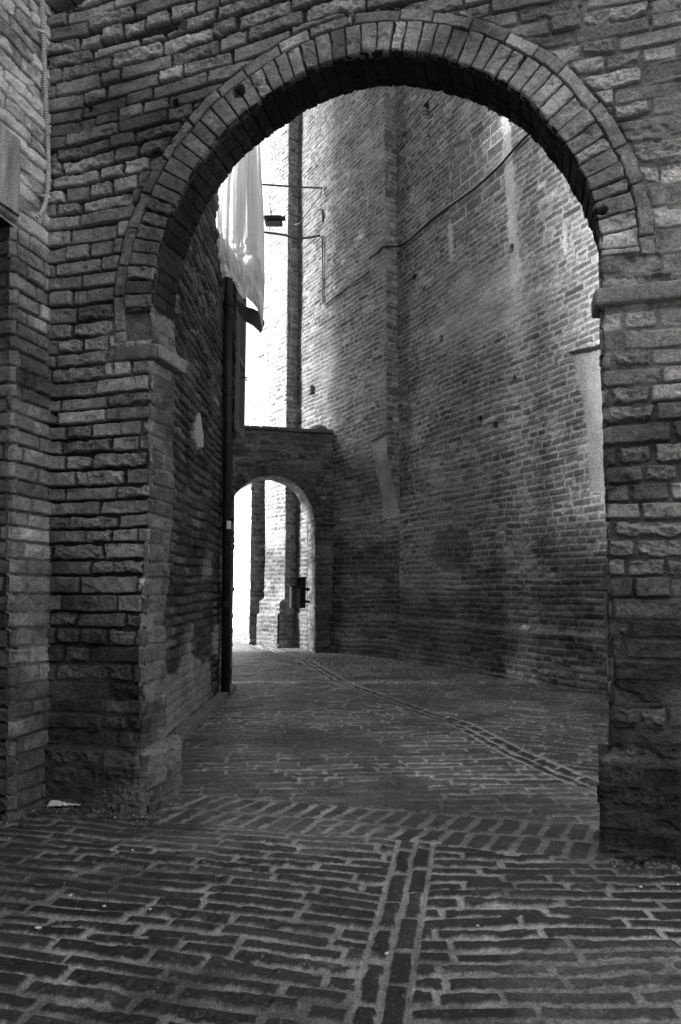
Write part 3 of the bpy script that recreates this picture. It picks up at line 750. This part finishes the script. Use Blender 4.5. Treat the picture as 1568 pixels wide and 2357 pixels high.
# wall past the buttress
WD = Plane(WC.P(uc_, 0., 0.), turn(WC.a, 3), (-1, 0, 0))
mb = MB()
U, V = np.meshgrid(ugrid(0, 1.35, lambda u: .015), ugrid(-.03, HW, lambda v: .012 if v < 10.5 else .05)); h, t = far_field(B_B, U, V, 350, tone=.33)  # paler tone stands in for strong sun on this far face
ke = None
for q in np.linspace(.05, 1.3, 800):
    P = WD.P(q, 3., -.05)
    if (P[0]/P[1])*FPX+784 < 578: ke = q; break
ke = ke or 1.3
print('WD end', ke, WD.P(ke, 0., 0.))
kk = (U[:-1, :-1] < ke)
o = grid_obj('far_wall_face', WD.P(U, V, h-.05), t, M_FAR, keep=kk, flip=True); local(o, tw)
for hb_ in np.linspace(.2, 1.2, 400):
    P = WD.P(.30, 1., hb_)
    if (P[0]/P[1])*FPX+784 < 578: break
o = side('far_buttress_side', WD, .30, -.10, lambda V: hb_+0*V, 361, tone=.17, vmax=3.45); local(o, tw)
# solid body of the wall behind the faces
mb = MB()
def quadwall(p, q, thick, H):
    d = (q-p)/np.linalg.norm(q-p); n = np.array([-d[1], d[0], 0]); n = n if n[0] > 0 else -n
    mb.box((p+q)/2+n*(thick/2+.42)+np.array([0, 0, H/2-.03]), np.linalg.norm(q-p), thick, H, ax=d, ay=n)
def q2(pl, u0, u1, hb):
    mb.box(pl.P((u0+u1)/2, HW/2-.03, hb-.3), abs(u1-u0), .6, HW-.02, ax=pl.a, ay=pl.n)
q2(WA, -2.8, us_+.1, -.22); q2(WB, -.1, ub_+.3, -.22); q2(WC, 0, uc_+.05, -.08); q2(WD, -.1, ke-.01, -.12)
local(mb.build('core', M_PLASTER), tw)

# ================================================================== SECOND ARCHWAY
for q in np.linspace(.2, 2.6, 1200):
    q0 = WB.P(q, 0., .21)
    if (q0[0]/q0[1])*FPX*1.0+784 < 766: break
A2 = Plane(q0, turn(np.array([-1., 0, 0]), 15))
A2.a = A2.a
px2A = [(722, 1196), (720, 1176), (714, 1158), (702, 1136), (687, 1118), (669, 1105), (649, 1097), (627, 1093), (602, 1096), (579, 1105), (557, 1121), (542, 1139), (534, 1165), (530, 1196)]
px2R = [(724, 1225), (725, 1260), (726, 1374), (726, 1487)]; px2L = [(529, 1230), (528, 1374), (527, 1487)]
# u runs to the left here; mirror so that "left" of the opening is the low-u side
uvA2 = np.array([A2.uv(*p) for p in px2A]); uvl2 = np.array([A2.uv(*p) for p in px2R]); uvr2 = np.array([A2.uv(*p) for p in px2L])
VS2 = uvA2[0, 1]; UC2 = float((uvA2[0, 0]+uvA2[-1, 0])/2)
OP2 = Opening(uvl2, uvA2[::-1], uvr2, UC2, VS2, 9, wob=.006)
Z2 = A2.uv(760, 996)[1]; Z2b = A2.uv(545, 985)[1]
print('arch2', A2.p, A2.a, 'VS2', VS2, 'top', Z2, Z2b, 'half', UC2)
B_2 = Bond(61, -.05, 5, -1, 4, c=.074, cv=.12, lens=((.28, .6), (.14, .4)))
uu = np.arange(-.12, 2.9, .0135); vv = np.arange(-.03, Z2+.0001, .0115); U, V = np.meshgrid(uu, vv)
U2, V2, keep2, d, sa = holed(OP2, U, V)
h, t, m, i = field(B_2, U2, V2, j=.012, depth=.012, flush=.4, tone=.095, mtone=.12, extra=np.where(V2 > VS2, d-.19, 1.), k=400, off=.008, tvar=.3, rad=.01)
Br2 = Bond(62, 0, 0, -.3, OP2.S+.4, rows=[0, .185, 1.], rowlens=[((.085, 1.),), ((.3, 1.),)])
h2, t2, _, _ = field(Br2, sa, d, j=.012, depth=.012, flush=.3, tone=.10, mtone=.10, k=410, sag=.002, wu=U2, wv=V2, off=.006, tvar=.3)
z = (V2 > VS2) & (d < .19); h = np.where(z, h2+.01, h); t = np.where(z, t2, t)
h = h-.012*np.clip(1-d/.02, 0, 1)**2
h = h+.06*ss(.012, -.012, np.abs(V2-(VS2-.03))-.05)*(d > .0)*(U2 < UC2)*1.0
a2 = empty('small_brick_archway', tuple(q0)); tag(a2, 'smaller dark brick archway at the far end of the passage, flat topped', 'archway')
zf = z[:-1, :-1] & keep2
for nm, kp in (('brick_face', keep2 & ~zf), ('arch_ring', zf)):
    o = grid_obj(nm, A2.P(U2, V2, h), t, M_FAR, keep=kp, flip=True); local(o, a2)
T2 = .58
PR, tr, _ = reveal(OP2, A2, T2, .014, .014, M_FAR, .2, B_2, 420, vt=.9)
o = grid_obj('soffit_and_jambs', PR, tr*1.1, M_FAR, flip=True); local(o, a2)
U, V = np.meshgrid(np.arange(-.12, 2.9, .05), np.append(np.arange(-.03, Z2, .05), Z2)); Ub, Vb, kb, _, _ = holed(OP2, U, V)
o = grid_obj('back_face', A2.P(Ub, Vb, -T2+0*Ub), .15+0*Ub, M_FAR, keep=kb); local(o, a2)
# coping of uneven tiles and the small rounded stump at its right end
mb = MB(); rk = np.random.RandomState(8); s_ = -.05
while s_ < 2.8:
    l = rk.uniform(.14, .3); mb.box(A2.P(s_+l/2, Z2+.012+rk.uniform(-.004, .006), -T2/2+.01), l-.01, T2+.05, .045+rk.uniform(0, .01), ax=A2.a, ay=A2.n, jit=.004, rs=rk); s_ += l
local(mb.build('coping', M_ROOF), a2)
us0 = A2.uv(738, 985)[0]
mb = MB(); 
mb.lathe(A2.P(us0, Z2+.03, -.15), [(.16, 0), (.16, .05), (.13, .09), (.07, .12), (.001, .13)], 16); local(mb.build('rounded_stump', M_ROOF, smooth=True), a2)

# litter bin on the right jamb
bc = A2.px(686, 1365, .02); bz0, bz1 = A2.px(686, 1400, .1)[2], A2.px(686, 1328, .1)[2]; br = 18.5/FPX*bc[1]
bcx = A2.px(686, 1365, 0)[0]+.0; by = A2.px(724, 1365, 0)[1]-.02
c = np.array([(686-784)/FPX*by/1.0, by, bz0])
bn = empty('litter_bin', tuple(c)); tag(bn, 'grey cylindrical litter bin hung on the right side of the small archway', 'litter bin')
H = bz1-bz0
mb = MB(); mb.lathe(c, [(.001, 0), (br*.97, 0), (br, .015), (br, H*.72), (br*.96, H*.72), (br*.96, .03), (.001, .03)], 36); local(mb.build('body', M_GALV, smooth=False), bn)
mb = MB(); mb.lathe(c, [(br*1.012, .0), (br*1.02, H*.98), (br*.9, H), (br*.88, H*.97), (br*.99, H*.9), (br*.99, 0.0)], 20, R(-72), R(95)); local(mb.build('back_shell', M_DARKMETAL), bn)
mb = MB()
rim = [c+np.array([br*math.cos(a), br*math.sin(a), H*.98]) for a in np.linspace(0, 2*math.pi, 33)]; mb.tube(rim, .012, 8)
for a in (200, 262):
    mb.tube([c+np.array([br*math.cos(R(a)), br*math.sin(R(a)), H*.70]), c+np.array([br*math.cos(R(a)), br*math.sin(R(a)), H*.98])], .010, 8)
mb.lathe(c+np.array([0, 0, H*.97]), [(.001, .012), (br*.98, .0)], 32)
local(mb.build('hood', M_DARKMETAL), bn)
mb = MB()
lip = [c+np.array([(br+.03)*math.cos(a), (br+.03)*math.sin(a), H*.78-.06*(1+math.cos(a*1.0+.6))*.5]) for a in np.linspace(R(150), R(285), 20)]; mb.tube(lip, .014, 8)
local(mb.build('lip', M_DARKMETAL), bn)
mb = MB(); mb.box(c+np.array([br+.03, .05, H*.6]), .07, .05, .05); local(mb.build('bracket', M_DARKMETAL), bn); mb = MB(); mb.box(c+np.array([br+.03, .05, H*.2]), .07, .05, .04); local(mb.build('bracket', M_DARKMETAL), bn)

# far white house and the lit square
def unit(v): return v/np.linalg.norm(v)
wh = empty('white_house', (-5, 19, 0)); tag(wh, 'bright white rendered house beyond the small archway', 'house')
fx0, fx1 = -6.5, (577-784)/FPX*18.0
uu = np.arange(-.25, 5.5, .05); vv = np.arange(-.02, 3.6, .05); U, V = np.meshgrid(uu, vv)
WP = Plane(((577-784)/FPX*16.5, 16.5), (-.62, .78, 0), (-1, -.8, 0)); st = ss(.1, .6, fbm(U*3, V*3, 3, 500)+ss(.5, 0, V)-.35)*ss(.6, .1, V)
o = grid_obj('wall', WP.P(U, V, .01*fbm(U*3, V*3, 3, 501)), .78-.4*st, M_FAR, flip=True); local(o, wh)
mb = MB(); mb.box(WP.P(2.6, 1.78, -2.03), 5.7, 4, 3.56, ax=WP.a, ay=WP.n); local(mb.build('body', M_WHITE), wh)
mb = MB(); c_ = [tuple(WP.P(a_, z_, b_)) for (a_, z_, b_) in ((-.45, 3.58, .2), (5.7, 3.58, .2), (5.7, 3.58, -4.2), (-.45, 3.58, -4.2), (-.45, 4.2, -2), (5.7, 4.2, -2))]
mb.poly(c_, [(0, 1, 5, 4), (2, 3, 4, 5), (1, 2, 5), (3, 0, 4), (3, 2, 1, 0)]); local(mb.build('roof', M_ROOF), wh)

# ================================================================== GROUND
def gz_dist(P, pts):
    X, Y = P; d = np.full(X.shape, 1e9); s = np.zeros(X.shape); side_ = np.zeros(X.shape); acc = 0
    for a, b in zip(pts[:-1], pts[1:]):
        e = np.array(b)-np.array(a); L_ = np.hypot(*e); wx = X-a[0]; wy = Y-a[1]; tt = (wx*e[0]+wy*e[1])/(L_*L_)
        lo = 0 if a is not pts[0] else -9; hi = 1 if b is not pts[-1] else 9
        tc = np.clip(tt, lo, hi); dd = np.hypot(wx-e[0]*tc, wy-e[1]*tc); m = dd < d
        d = np.where(m, dd, d); s = np.where(m, acc+tc*L_, s); side_ = np.where(m, np.sign(e[0]*wy-e[1]*wx), side_); acc += L_
    return d, s, side_
CH1 = [floor(952, 1968)[:2], floor(912, 2150)[:2], floor(862, 2390)[:2]]
CH2 = [floor(x, y)[:2] for (x, y) in ((1500, 1862), (1374, 1806), (1189, 1735), (1064, 1669), (908, 1613), (783, 1568), (705, 1520), (650, 1503))]
def rot(X, Y, deg):
    c, s = math.cos(R(deg)), math.sin(R(deg)); return X*c-Y*s, X*s+Y*c
GB = {}
GB['nl'] = Bond(71, -12, 12, -12, 12, c=.068, cv=.12, lens=((.33, .82), (.17, .18)))
GB['nr'] = Bond(72, -12, 12, -12, 12, c=.065, cv=.08, lens=((.34, .8), (.17, .2)))
GB['in'] = Bond(73, -2, 40, -12, 12, c=.088, cv=.15, lens=((.30, .8), (.15, .2)))
GB['ir'] = Bond(74, -12, 30, -30, 12, c=.080, cv=.15, lens=((.30, .8), (.15, .2)))
GB['th'] = Bond(75, 0, 0, -12, 12, rows=[-5, .0, .20, .42, 5], rowlens=[((.1, 1),), ((.098, 1.),), ((.098, 1.),), ((.1, 1),)], lv=.06)
GB['ch'] = Bond(76, 0, 0, -3, 30, rows=[-3, -.069, 0, .069, 3], rowlens=[((.2, 1.),)]*4)
def ground_field(X, Y):
    dx = X-FP.p[0]; dy = Y-FP.p[1]
    u = dx*FP.a[0]+dy*FP.a[1]; b = -(dx*FP.n[0]+dy*FP.n[1])
    b = b+.08                                     # threshold band starts in front of the wall line
    d1, s1, sd1 = gz_dist((X, Y), CH1); d2, s2, sd2 = gz_dist((X, Y), CH2)
    kw = dict(j=.0155, depth=.007, off=.0026, er=.22, rough=1.0, rad=.006, sag=.009, tvar=.24, bev=.005, warp=.7)
    left = sd1 < 0
    # sd1: CH1 runs toward the camera, its left-hand side (+) is the right half of the picture
    right = sd1 > 0
    ex = d1-.070
    xr, yr = rot(X, Y, 13)
    hl, tl, ml, _ = field(GB['nl'], xr, yr, tone=.032, mtone=.38, k=600, extra=np.where(b < .02, np.minimum(ex, 9), 9), wu=X, wv=Y, **kw)
    hr, tr_, mr_, _ = field(GB['nr'], X, Y, tone=.030, mtone=.40, k=610, extra=ex, **kw)
    hi, ti, mi, _ = field(GB['in'], *rot(X, Y, -3), tone=.090, mtone=.36, k=620, extra=d2-.090, wu=X, wv=Y, **kw)
    xq, yq = rot(X, Y, 24)
    hq, tq, mq, _ = field(GB['ir'], xq, yq, tone=.075, mtone=.27, k=630, extra=d2-.090, wu=X, wv=Y, **kw)
    ht, tt_, mt_, _ = field(GB['th'], u-.22*b, b, tone=.034, mtone=.34, k=640, **dict(kw, j=.026, warp=1.3))
    hc, tc_, mc_, _ = field(GB['ch'], s1, d1*sd1, tone=.024, mtone=.32, k=650, wu=X, wv=Y, **dict(kw, j=.014, sag=.0))
    hd, td, md, _ = field(GB['ch'], s2, d2*sd2*.82, tone=.026, mtone=.42, k=655, wu=X, wv=Y, **dict(kw, j=.014, sag=.0))
    h = np.where(right, hr, hl); t = np.where(right, tr_, tl)
    c_ = (d1 < .070) & (b < .0); h = np.where(c_, hc-.004, h); t = np.where(c_, tc_, t)
    inn = b >= 0
    thz = inn & (b < .42+.03*fbm(u*3, u*0, 2, 690)) & (u > float(OP1.uL(np.array([.2]))[0])+.12+.05*fbm(b*9, b*0, 2, 691))
    h = np.where(inn, np.where(sd2 > 0, hi, hq), h); t = np.where(inn, np.where(sd2 > 0, ti, tq), t)
    d_ = inn & (d2 < .090); h = np.where(d_, hd-.010*(1-(d2/.090)**2), h); t = np.where(d_, td, t)
    h = np.where(thz, ht, h); t = np.where(thz, tt_, t)
    M_ = np.where(right, mr_, ml); M_ = np.where(inn, np.where(sd2 > 0, mi, mq), M_)
    vis = ss(-.35, .35, fbm(X*1.3+5, Y*1.5, 4, 670)+.5*ss(-1.0, .2, X)-.1+.25*fbm(X*9, Y*14, 3, 672)); vis = np.where(thz | c_ | d_, 1., vis); dmp = ss(-.1, .5, fbm(X*.8+15, Y*.9, 4, 680)); t = t*(1-.25*dmp*(~thz))
    t = lerp(t, .045*(1+.4*fbm(X*30, Y*50, 3, 671)), (1-M_)*(1-vis)*.85)
    # sand and lime spread over the joints, and dark damp areas with ragged outlines
    n = fbm(X*1.6, Y*1.6, 4, 660); sand = ss(.30, .75, n+.62*ss(.35, 1.2, X)*ss(2.9, 1.9, Y)+.40*fbm(X*8, Y*13, 3, 662)-.05)
    fine = fbm(X*60, Y*60, 3, 663)
    sheen = ss(.0, .6, fbm(X*1.1+2, Y*.9, 3, 681))*inn*(~thz)*ss(1.6, .6, np.abs(X-.12*Y+.1)); t = lerp(t, t*1.2+.045, sheen*.8)  # floor sheen put into the tone as paler patches
    t = lerp(t, .20*(1+.6*fine), sand*.85*(1-.6*M_)); h = lerp(h, .0015+.0015*fine, sand*.7)
    dk = ss(.05, .5, fbm(X*1.2+9, Y*1.5, 4, 664)+.55*ss(-.35, -1.1, X)*ss(4, 2.6, Y)*ss(1.6, 2.2, Y)); t = lerp(t, .05*(1+.4*fbm(X*14, Y*22, 4, 667)), dk*.62)
    sp_ = ss(.72, .95, fbm(X*110, Y*110, 2, 665)); t = t+sp_*.08
    hl_ = .013*fbm(X*.9, Y*.9, 3, 666)*ss(9, 6, Y)+.004*fbm(X*4, Y*4, 3, 668)
    return h+hl_, np.clip(t, .015, .6)
sx = np.concatenate([np.linspace(-1.1, -.56, 60)[:-1], np.linspace(-.56, .56, 900), np.linspace(.56, 1.1, 60)[1:]])
ys = [1.15]
while ys[-1] < 26: ys.append(ys[-1]+max(.0035, .0035*(ys[-1]/2.2)**1.75))
ys = np.array(ys); print('ground rows', len(ys))
S_, Y_ = np.meshgrid(sx, ys); X_ = S_*Y_
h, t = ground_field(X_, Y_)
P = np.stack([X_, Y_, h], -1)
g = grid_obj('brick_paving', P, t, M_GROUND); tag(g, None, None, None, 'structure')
mb = MB(); mb.poly([(-400, -400, -.03), (400, -400, -.03), (400, 400, -.03), (-400, 400, -.03)], [(0, 1, 2, 3)])
tag(mb.build('ground', plain('earth', .12)), None, None, None, 'structure')

# ================================================================== WIRES, LAMP
def cable(name, pts, r, mat, label, cat, n=8, smooth=10, group=None):
    mb = MB(); mb.tube(catmull(pts, smooth), r, n); o = mb.build(name, mat, smooth=True); return tag(o, label, cat, group)
def onB(x, y, o_=.25): return WB.px(x, y, o_)
def onA(x, y, o_=.035): return WA.px(x, y, o_)
cpts = [onB(735, 543), onB(741, 550), onB(742, 575), onB(743, 640), onB(743, 690), onB(747, 699), onB(756, 695), onB(800, 660), onB(850, 624)]
cable('wall_cable', cpts, .014, M_GREYCABLE, 'grey cable dropping down the far wall then climbing to the right', 'cable')
cpts = [onB(850, 597), onB(856, 590), onB(870, 580), onB(884, 568, .24)]
o_ = [onA(922, 565, .06), onA(960, 537), onA(1000, 500), onA(1060, 458), onA(1100, 428), onA(1150, 382), onA(1200, 325), onA(1260, 272), onA(1330, 205)]
cable('wall_cable', cpts+o_, .016, M_BLACK, 'black cable running diagonally up the near part of the tall wall', 'cable')
wp = onB(742, 433); lw = WP.P(0, 0, 0)
def at(px, py, Y):
    d = ray(px, py); return O+d*(Y/d[1])
cable('bracket_bar', [at(560, 420, 10.2), at(610, 425, 10.7), at(680, 430, wp[1]-.25), wp-np.array([0, 0, 0])], .016, M_GALV, 'upper thin steel bar reaching across from the tall wall', 'bar', smooth=4)
w2 = onB(737, 542)
cable('feed_cable', [at(560, 528, 10.2), at(612, 535, 10.8), at(655, 541, 11.2), at(685, 548, 11.3), at(710, 547, 11.4), w2], .020, M_GREYCABLE, 'lower thick cable slung across under the street lamp', 'cable')
cable('stay_wire', [wp+np.array([-.02, -.03, -.05]), at(737, 449, wp[1]-.05), at(700, 500, 11.6), at(690, 514, 11.6), at(678, 517, 11.9)], .009, M_GREYCABLE, 'thin stay wire slanting down from the end of the upper bar', 'wire')
cable('pale_wire', [WC.px(x, y, .12) for (x, y) in ()] or [at(x, y, pC[1]-.10) for (x, y) in ((667, 518), (669, 560), (668, 640), (671, 720), (670, 790), (666, 838), (655, 842))], .007, M_PALECABLE, 'thin pale wire hanging down the dark side of the buttress', 'wire')
insul = empty('wall_insulator', tuple(onB(740, 480))); tag(insul, 'small dark hooked insulator on the wall above the cable bend', 'insulator')
mb = MB(); mb.tube([onB(744, 512, .22), onB(743, 492), onB(742, 484), onB(732, 482, .3)], .016, 8); local(mb.build('hook', M_DARKMETAL, smooth=True), insul)
# hanging street lamp
LY = 10.4
lc = at(631, 508.5, LY); lampo = empty('street_lamp', tuple(lc)); tag(lampo, 'flat black street lamp hung on two thin wires over the passage', 'street lamp')
s_ = LY/FPX
mb = MB(); mb.box(lc+np.array([-.01, 0, 0]), 42*s_, .26, 9*s_); mb.box(lc+np.array([.0, 0, -6*s_]), 34*s_, .20, 3*s_); local(mb.build('housing', M_BLACK, bevel=.01), lampo)
mb = MB(); mb.tube([lc+np.array([-5*s_, 0, 4*s_]), lc+np.array([-5*s_, 0, 12*s_])], .022, 10); local(mb.build('mount', M_BLACK), lampo); mb = MB(); mb.tube([lc+np.array([20*s_, 0, 4*s_]), lc+np.array([20*s_, 0, 10*s_])], .028, 10); mb.box(lc+np.array([20*s_, 0, 6*s_]), .10, .06, .05); local(mb.build('connector', M_BLACK), lampo)
for dxp in (-1.2, 1.2):
    mb = MB(); mb.tube([lc+np.array([(-5+dxp*.3)*s_, 0, 11*s_]), at(618+dxp*1.6, 452, LY+.05)], .004, 6); mb.tube([at(618+dxp*1.6, 452, LY+.05), at(609+dxp*1.6, 424, LY+.1)], .004, 6); local(mb.build('suspension_wire', M_BLACK), lampo)

# ================================================================== HANGING SHEET
SY = 6.35
def lp(a, k): 
    a = np.array(a, float); return np.interp(k, a[:, 0], a[:, 1])
n_t, n_s = 220, 120
yy = np.linspace(180, 700, n_t)
Lx = [(180, 560), (300, 530), (420, 505), (480, 500), (560, 497), (595, 503), (640, 512), (700, 520)]
Rx = [(180, 590), (300, 598), (400, 602), (480, 607), (560, 609), (650, 610), (760, 605)]
bott = [(0, 640), (.12, 636), (.25, 642), (.3, 662), (.45, 690), (.55, 684), (.7, 696), (.8, 706), (.9, 726), (.96, 748), (1, 764)]
sgrid = np.linspace(0, 1, n_s); Sg, Tg = np.meshgrid(sgrid, np.linspace(0, 1, n_t))
bo = lp(bott, Sg); Yp = 180+(bo-180)*Tg
Lxx = lp(Lx, Yp); Rxx = lp(Rx, Yp); Xp = Lxx+(Rxx-Lxx)*Sg
fold = .16*fbm(Sg*3.2+.35*Tg, Tg*.9+Sg*0, 2, 702)+.05*fbm(Sg*9+.5*np.sin(Tg*3), Tg*1.4, 2, 703)+.35*np.clip(Sg-.78, 0, 1)+.06*ss(.27, .30, Sg+.02*Tg)
crump = ss(.66, .88, Tg)*(.12*np.abs(fbm(Sg*4+Tg*5, Tg*11, 3, 700))+.05*fbm(Sg*9, Tg*20, 2, 701))*ss(1.02, .8, Sg)
dep = SY+fold+crump-.05
ry = (Yp-PH/2)/FPX*-1; dx_ = (Xp-PW/2)/FPX; dy_ = cp-ry*sp; dz_ = sp+ry*cp
base = dep; P = np.stack([dx_*base/dy_, dep, CAMH+dz_*base/dy_], -1)
sheet = empty('hanging_sheet', tuple(P[0, 60])); tag(sheet, 'long white sheet hanging bunched beside the left house over the passage', 'sheet')
o = grid_obj('cloth', P, 1., M_SHEET); local(o, sheet)
# inside of the lower fold, its shade put into a dark cloth colour
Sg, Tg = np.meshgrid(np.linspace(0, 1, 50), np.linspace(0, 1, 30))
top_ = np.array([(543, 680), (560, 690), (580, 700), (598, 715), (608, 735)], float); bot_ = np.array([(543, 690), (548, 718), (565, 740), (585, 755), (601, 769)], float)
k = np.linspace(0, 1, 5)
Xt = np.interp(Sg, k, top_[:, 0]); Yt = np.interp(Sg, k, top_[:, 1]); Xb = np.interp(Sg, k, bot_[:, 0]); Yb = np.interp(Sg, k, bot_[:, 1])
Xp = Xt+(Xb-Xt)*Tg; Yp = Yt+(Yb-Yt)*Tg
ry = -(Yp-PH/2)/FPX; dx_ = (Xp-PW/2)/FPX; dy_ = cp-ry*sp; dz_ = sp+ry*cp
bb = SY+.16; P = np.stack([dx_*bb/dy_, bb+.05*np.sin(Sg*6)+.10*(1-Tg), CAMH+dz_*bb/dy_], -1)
o = grid_obj('shaded_fold', P, 1., M_SHEET_SHADE); local(o, sheet)
mb = MB(); mb.tube([(XL-.1, SY+.05, P[0, 0, 2]+3.1), (-.70, SY+.05, P[0, 0, 2]+3.1)], .02, 8); local(mb.build('pole', M_DARKMETAL), sheet)

# ================================================================== LITTER
pc = floor(150, 1858)
mb = MB(); rk = np.random.RandomState(2)
n = 14; L_ = .155; dirp = unit(floor(182, 1860)-floor(118, 1863)); sd = np.array([-dirp[1], dirp[0], 0])
for i in range(n):
    a = pc+dirp*(i/(n-1)-.5)*L_; z = .012+.006*abs(math.sin(i*1.3))
    for k in (-1, 1): mb.v.append(tuple(a+sd*k*.024+np.array([0, 0, z+(.012 if k > 0 else 0)])))
for i in range(n-1): mb.f.append((2*i, 2*i+2, 2*i+3, 2*i+1))
o = mb.build('paper_scrap', M_PAPER); tag(o, 'folded strip of white paper on the paving at the foot of the left pier', 'paper')
sol = o.modifiers.new('thickness', 'SOLIDIFY'); sol.thickness = .002
pebs = [(258, 1962), (305, 1960), (162, 2065), (88, 2140), (345, 2098), (512, 2023), (470, 1989), (1100, 2135), (1395, 2210), (1475, 2045), (1560, 2040), (980, 1912), (1050, 1647), (1222, 1588), (1420, 2240), (890, 2200), (240, 2090), (640, 2150)]
names = ['left of the pier foot', 'in front of the left pier', 'on the dark bricks', 'near the left edge', 'on the dark patch', 'left of the drain line', 'by the worn bricks']
proto = None
for i, (x, y) in enumerate(pebs):
    p = floor(x, y); r_ = rk.uniform(.004, .008)*(1+.5*(p[1] > 4))
    if proto is None:
        mb = MB(); mb.lathe((0, 0, 0), [(.001, -.6), (.8, -.45), (1, 0), (.75, .5), (.001, .65)], 9); proto = mb.build('pebble', M_PAPER, smooth=True); q = proto
    else: q = proto.copy(); C.objects.link(q)
    q.location = (p[0], p[1], .006); q.scale = (r_*rk.uniform(1, 1.7), r_, r_*.7); q.rotation_euler = (rk.uniform(-.3, .3), rk.uniform(-.3, .3), rk.uniform(0, 6))
    tag(q, 'tiny pale pebble lying loose on the dark brick paving', 'pebble', 'pale pebbles scattered on the paving')

# ================================================================== UNSEEN BLOCKS ADDED TO SHADE THE SCENE
shade_block('passage_shade_block', -6.5, -2.75, 7.75, 11.25, 19.0, 'unseen plain block behind the left house, added to shade the passage', M_PLASTER, roof=False)  # tall block added to keep sun off the tall wall

shade_block('brick_house_or_shade_block', -9.0, 9.0, -14.0, -5.5, 6.5, 'unseen house mass behind the viewpoint, added to block low sky light', M_PLASTER, roof=False)  # added behind the camera to cut low sky light on the piers

# ================================================================== GRIT AND WEEDS
rg = np.random.RandomState(12); V_ = []; F_ = []
def crumb(x, y, r):
    b = len(V_); a0 = rg.uniform(0, 6); hz = r*rg.uniform(.5, .9)
    for k in range(5):
        a = a0+k*1.257; q = r*rg.uniform(.7, 1.25); V_.append((x+q*math.cos(a), y+q*math.sin(a), .0))
    for k in range(5):
        a = a0+k*1.257+.3; q = r*rg.uniform(.4, .8); V_.append((x+q*math.cos(a), y+q*math.sin(a), hz))
    for k in range(5):
        k2 = (k+1) % 5; F_.append((b+k, b+k2, b+5+k2, b+5+k))
    F_.append((b+5, b+6, b+7, b+8)); F_.append((b+5, b+8, b+9, b+9))
def along(p, q, n, spread, r0, r1):
    for _ in range(n):
        t_ = rg.rand(); c = np.array(p[:2])*(1-t_)+np.array(q[:2])*t_; e = np.array(q[:2])-np.array(p[:2]); nn_ = np.array([e[1], -e[0]])/np.hypot(*e)
        c = c+nn_*abs(rg.normal(0, spread)); crumb(c[0], c[1], rg.uniform(r0, r1))
PB = lambda u, off: FP.P(u, 0., off)
along(PB(0, .03), PB(.62, .06), 220, .05, .002, .007)
along(LP.P(0, 0., .02), LP.P(.5, 0., .02), 160, -.04 if False else .04, .002, .007)
along(PB(2.55, .04), PB(3.3, .04), 240, .05, .002, .008)
along(WA.P(0, 0., .03)[[0, 1]], WA.P(5.5, 0., .03)[[0, 1]], 260, .09, .004, .012)
for _ in range(900):
    y = rg.uniform(1.4, 3.6); x = rg.uniform(-.6, .6)*y; crumb(x, y, rg.uniform(.0012, .0034))
F_ = [f for f in F_ if len(set(f)) == 4]
me = bpy.data.meshes.new('grit'); me.from_pydata([tuple(v) for v in V_], [], F_); me.update()
a = me.attributes.new('tone', 'FLOAT', 'POINT'); a.data.foreach_set('value', np.repeat(rg.choice([.04, .08, .15, .28], len(V_)//10), 10).astype(np.float32))
tag(new_obj('grit', me, M_GROUND), None, None, None, 'stuff')
def weed(p, n, size, label):
    mb = MB()
    for k in range(n):
        a = rg.uniform(0, 6.28); l = size*rg.uniform(.5, 1); lean_ = rg.uniform(.3, 1.1); d = np.array([math.cos(a), math.sin(a), 0]); sd_ = np.array([-d[1], d[0], 0])*l*.22
        m1 = p+d*l*.5*lean_+np.array([0, 0, l*.6]); tip = p+d*l*lean_+np.array([0, 0, l*rg.uniform(.3, .8)])
        mb.poly([p, m1+sd_, tip, m1-sd_], [(0, 1, 2, 3)])
    o = mb.build('weed', M_LEAF); sol = o.modifiers.new('thickness', 'SOLIDIFY'); sol.thickness = .0008
    tag(o, label, 'weed')
weed(floor(1478, 1992), 16, .045, 'small weed growing at the foot of the right pier')
weed(floor(48, 1903), 12, .035, 'small weed in the corner at the foot of the left wall')
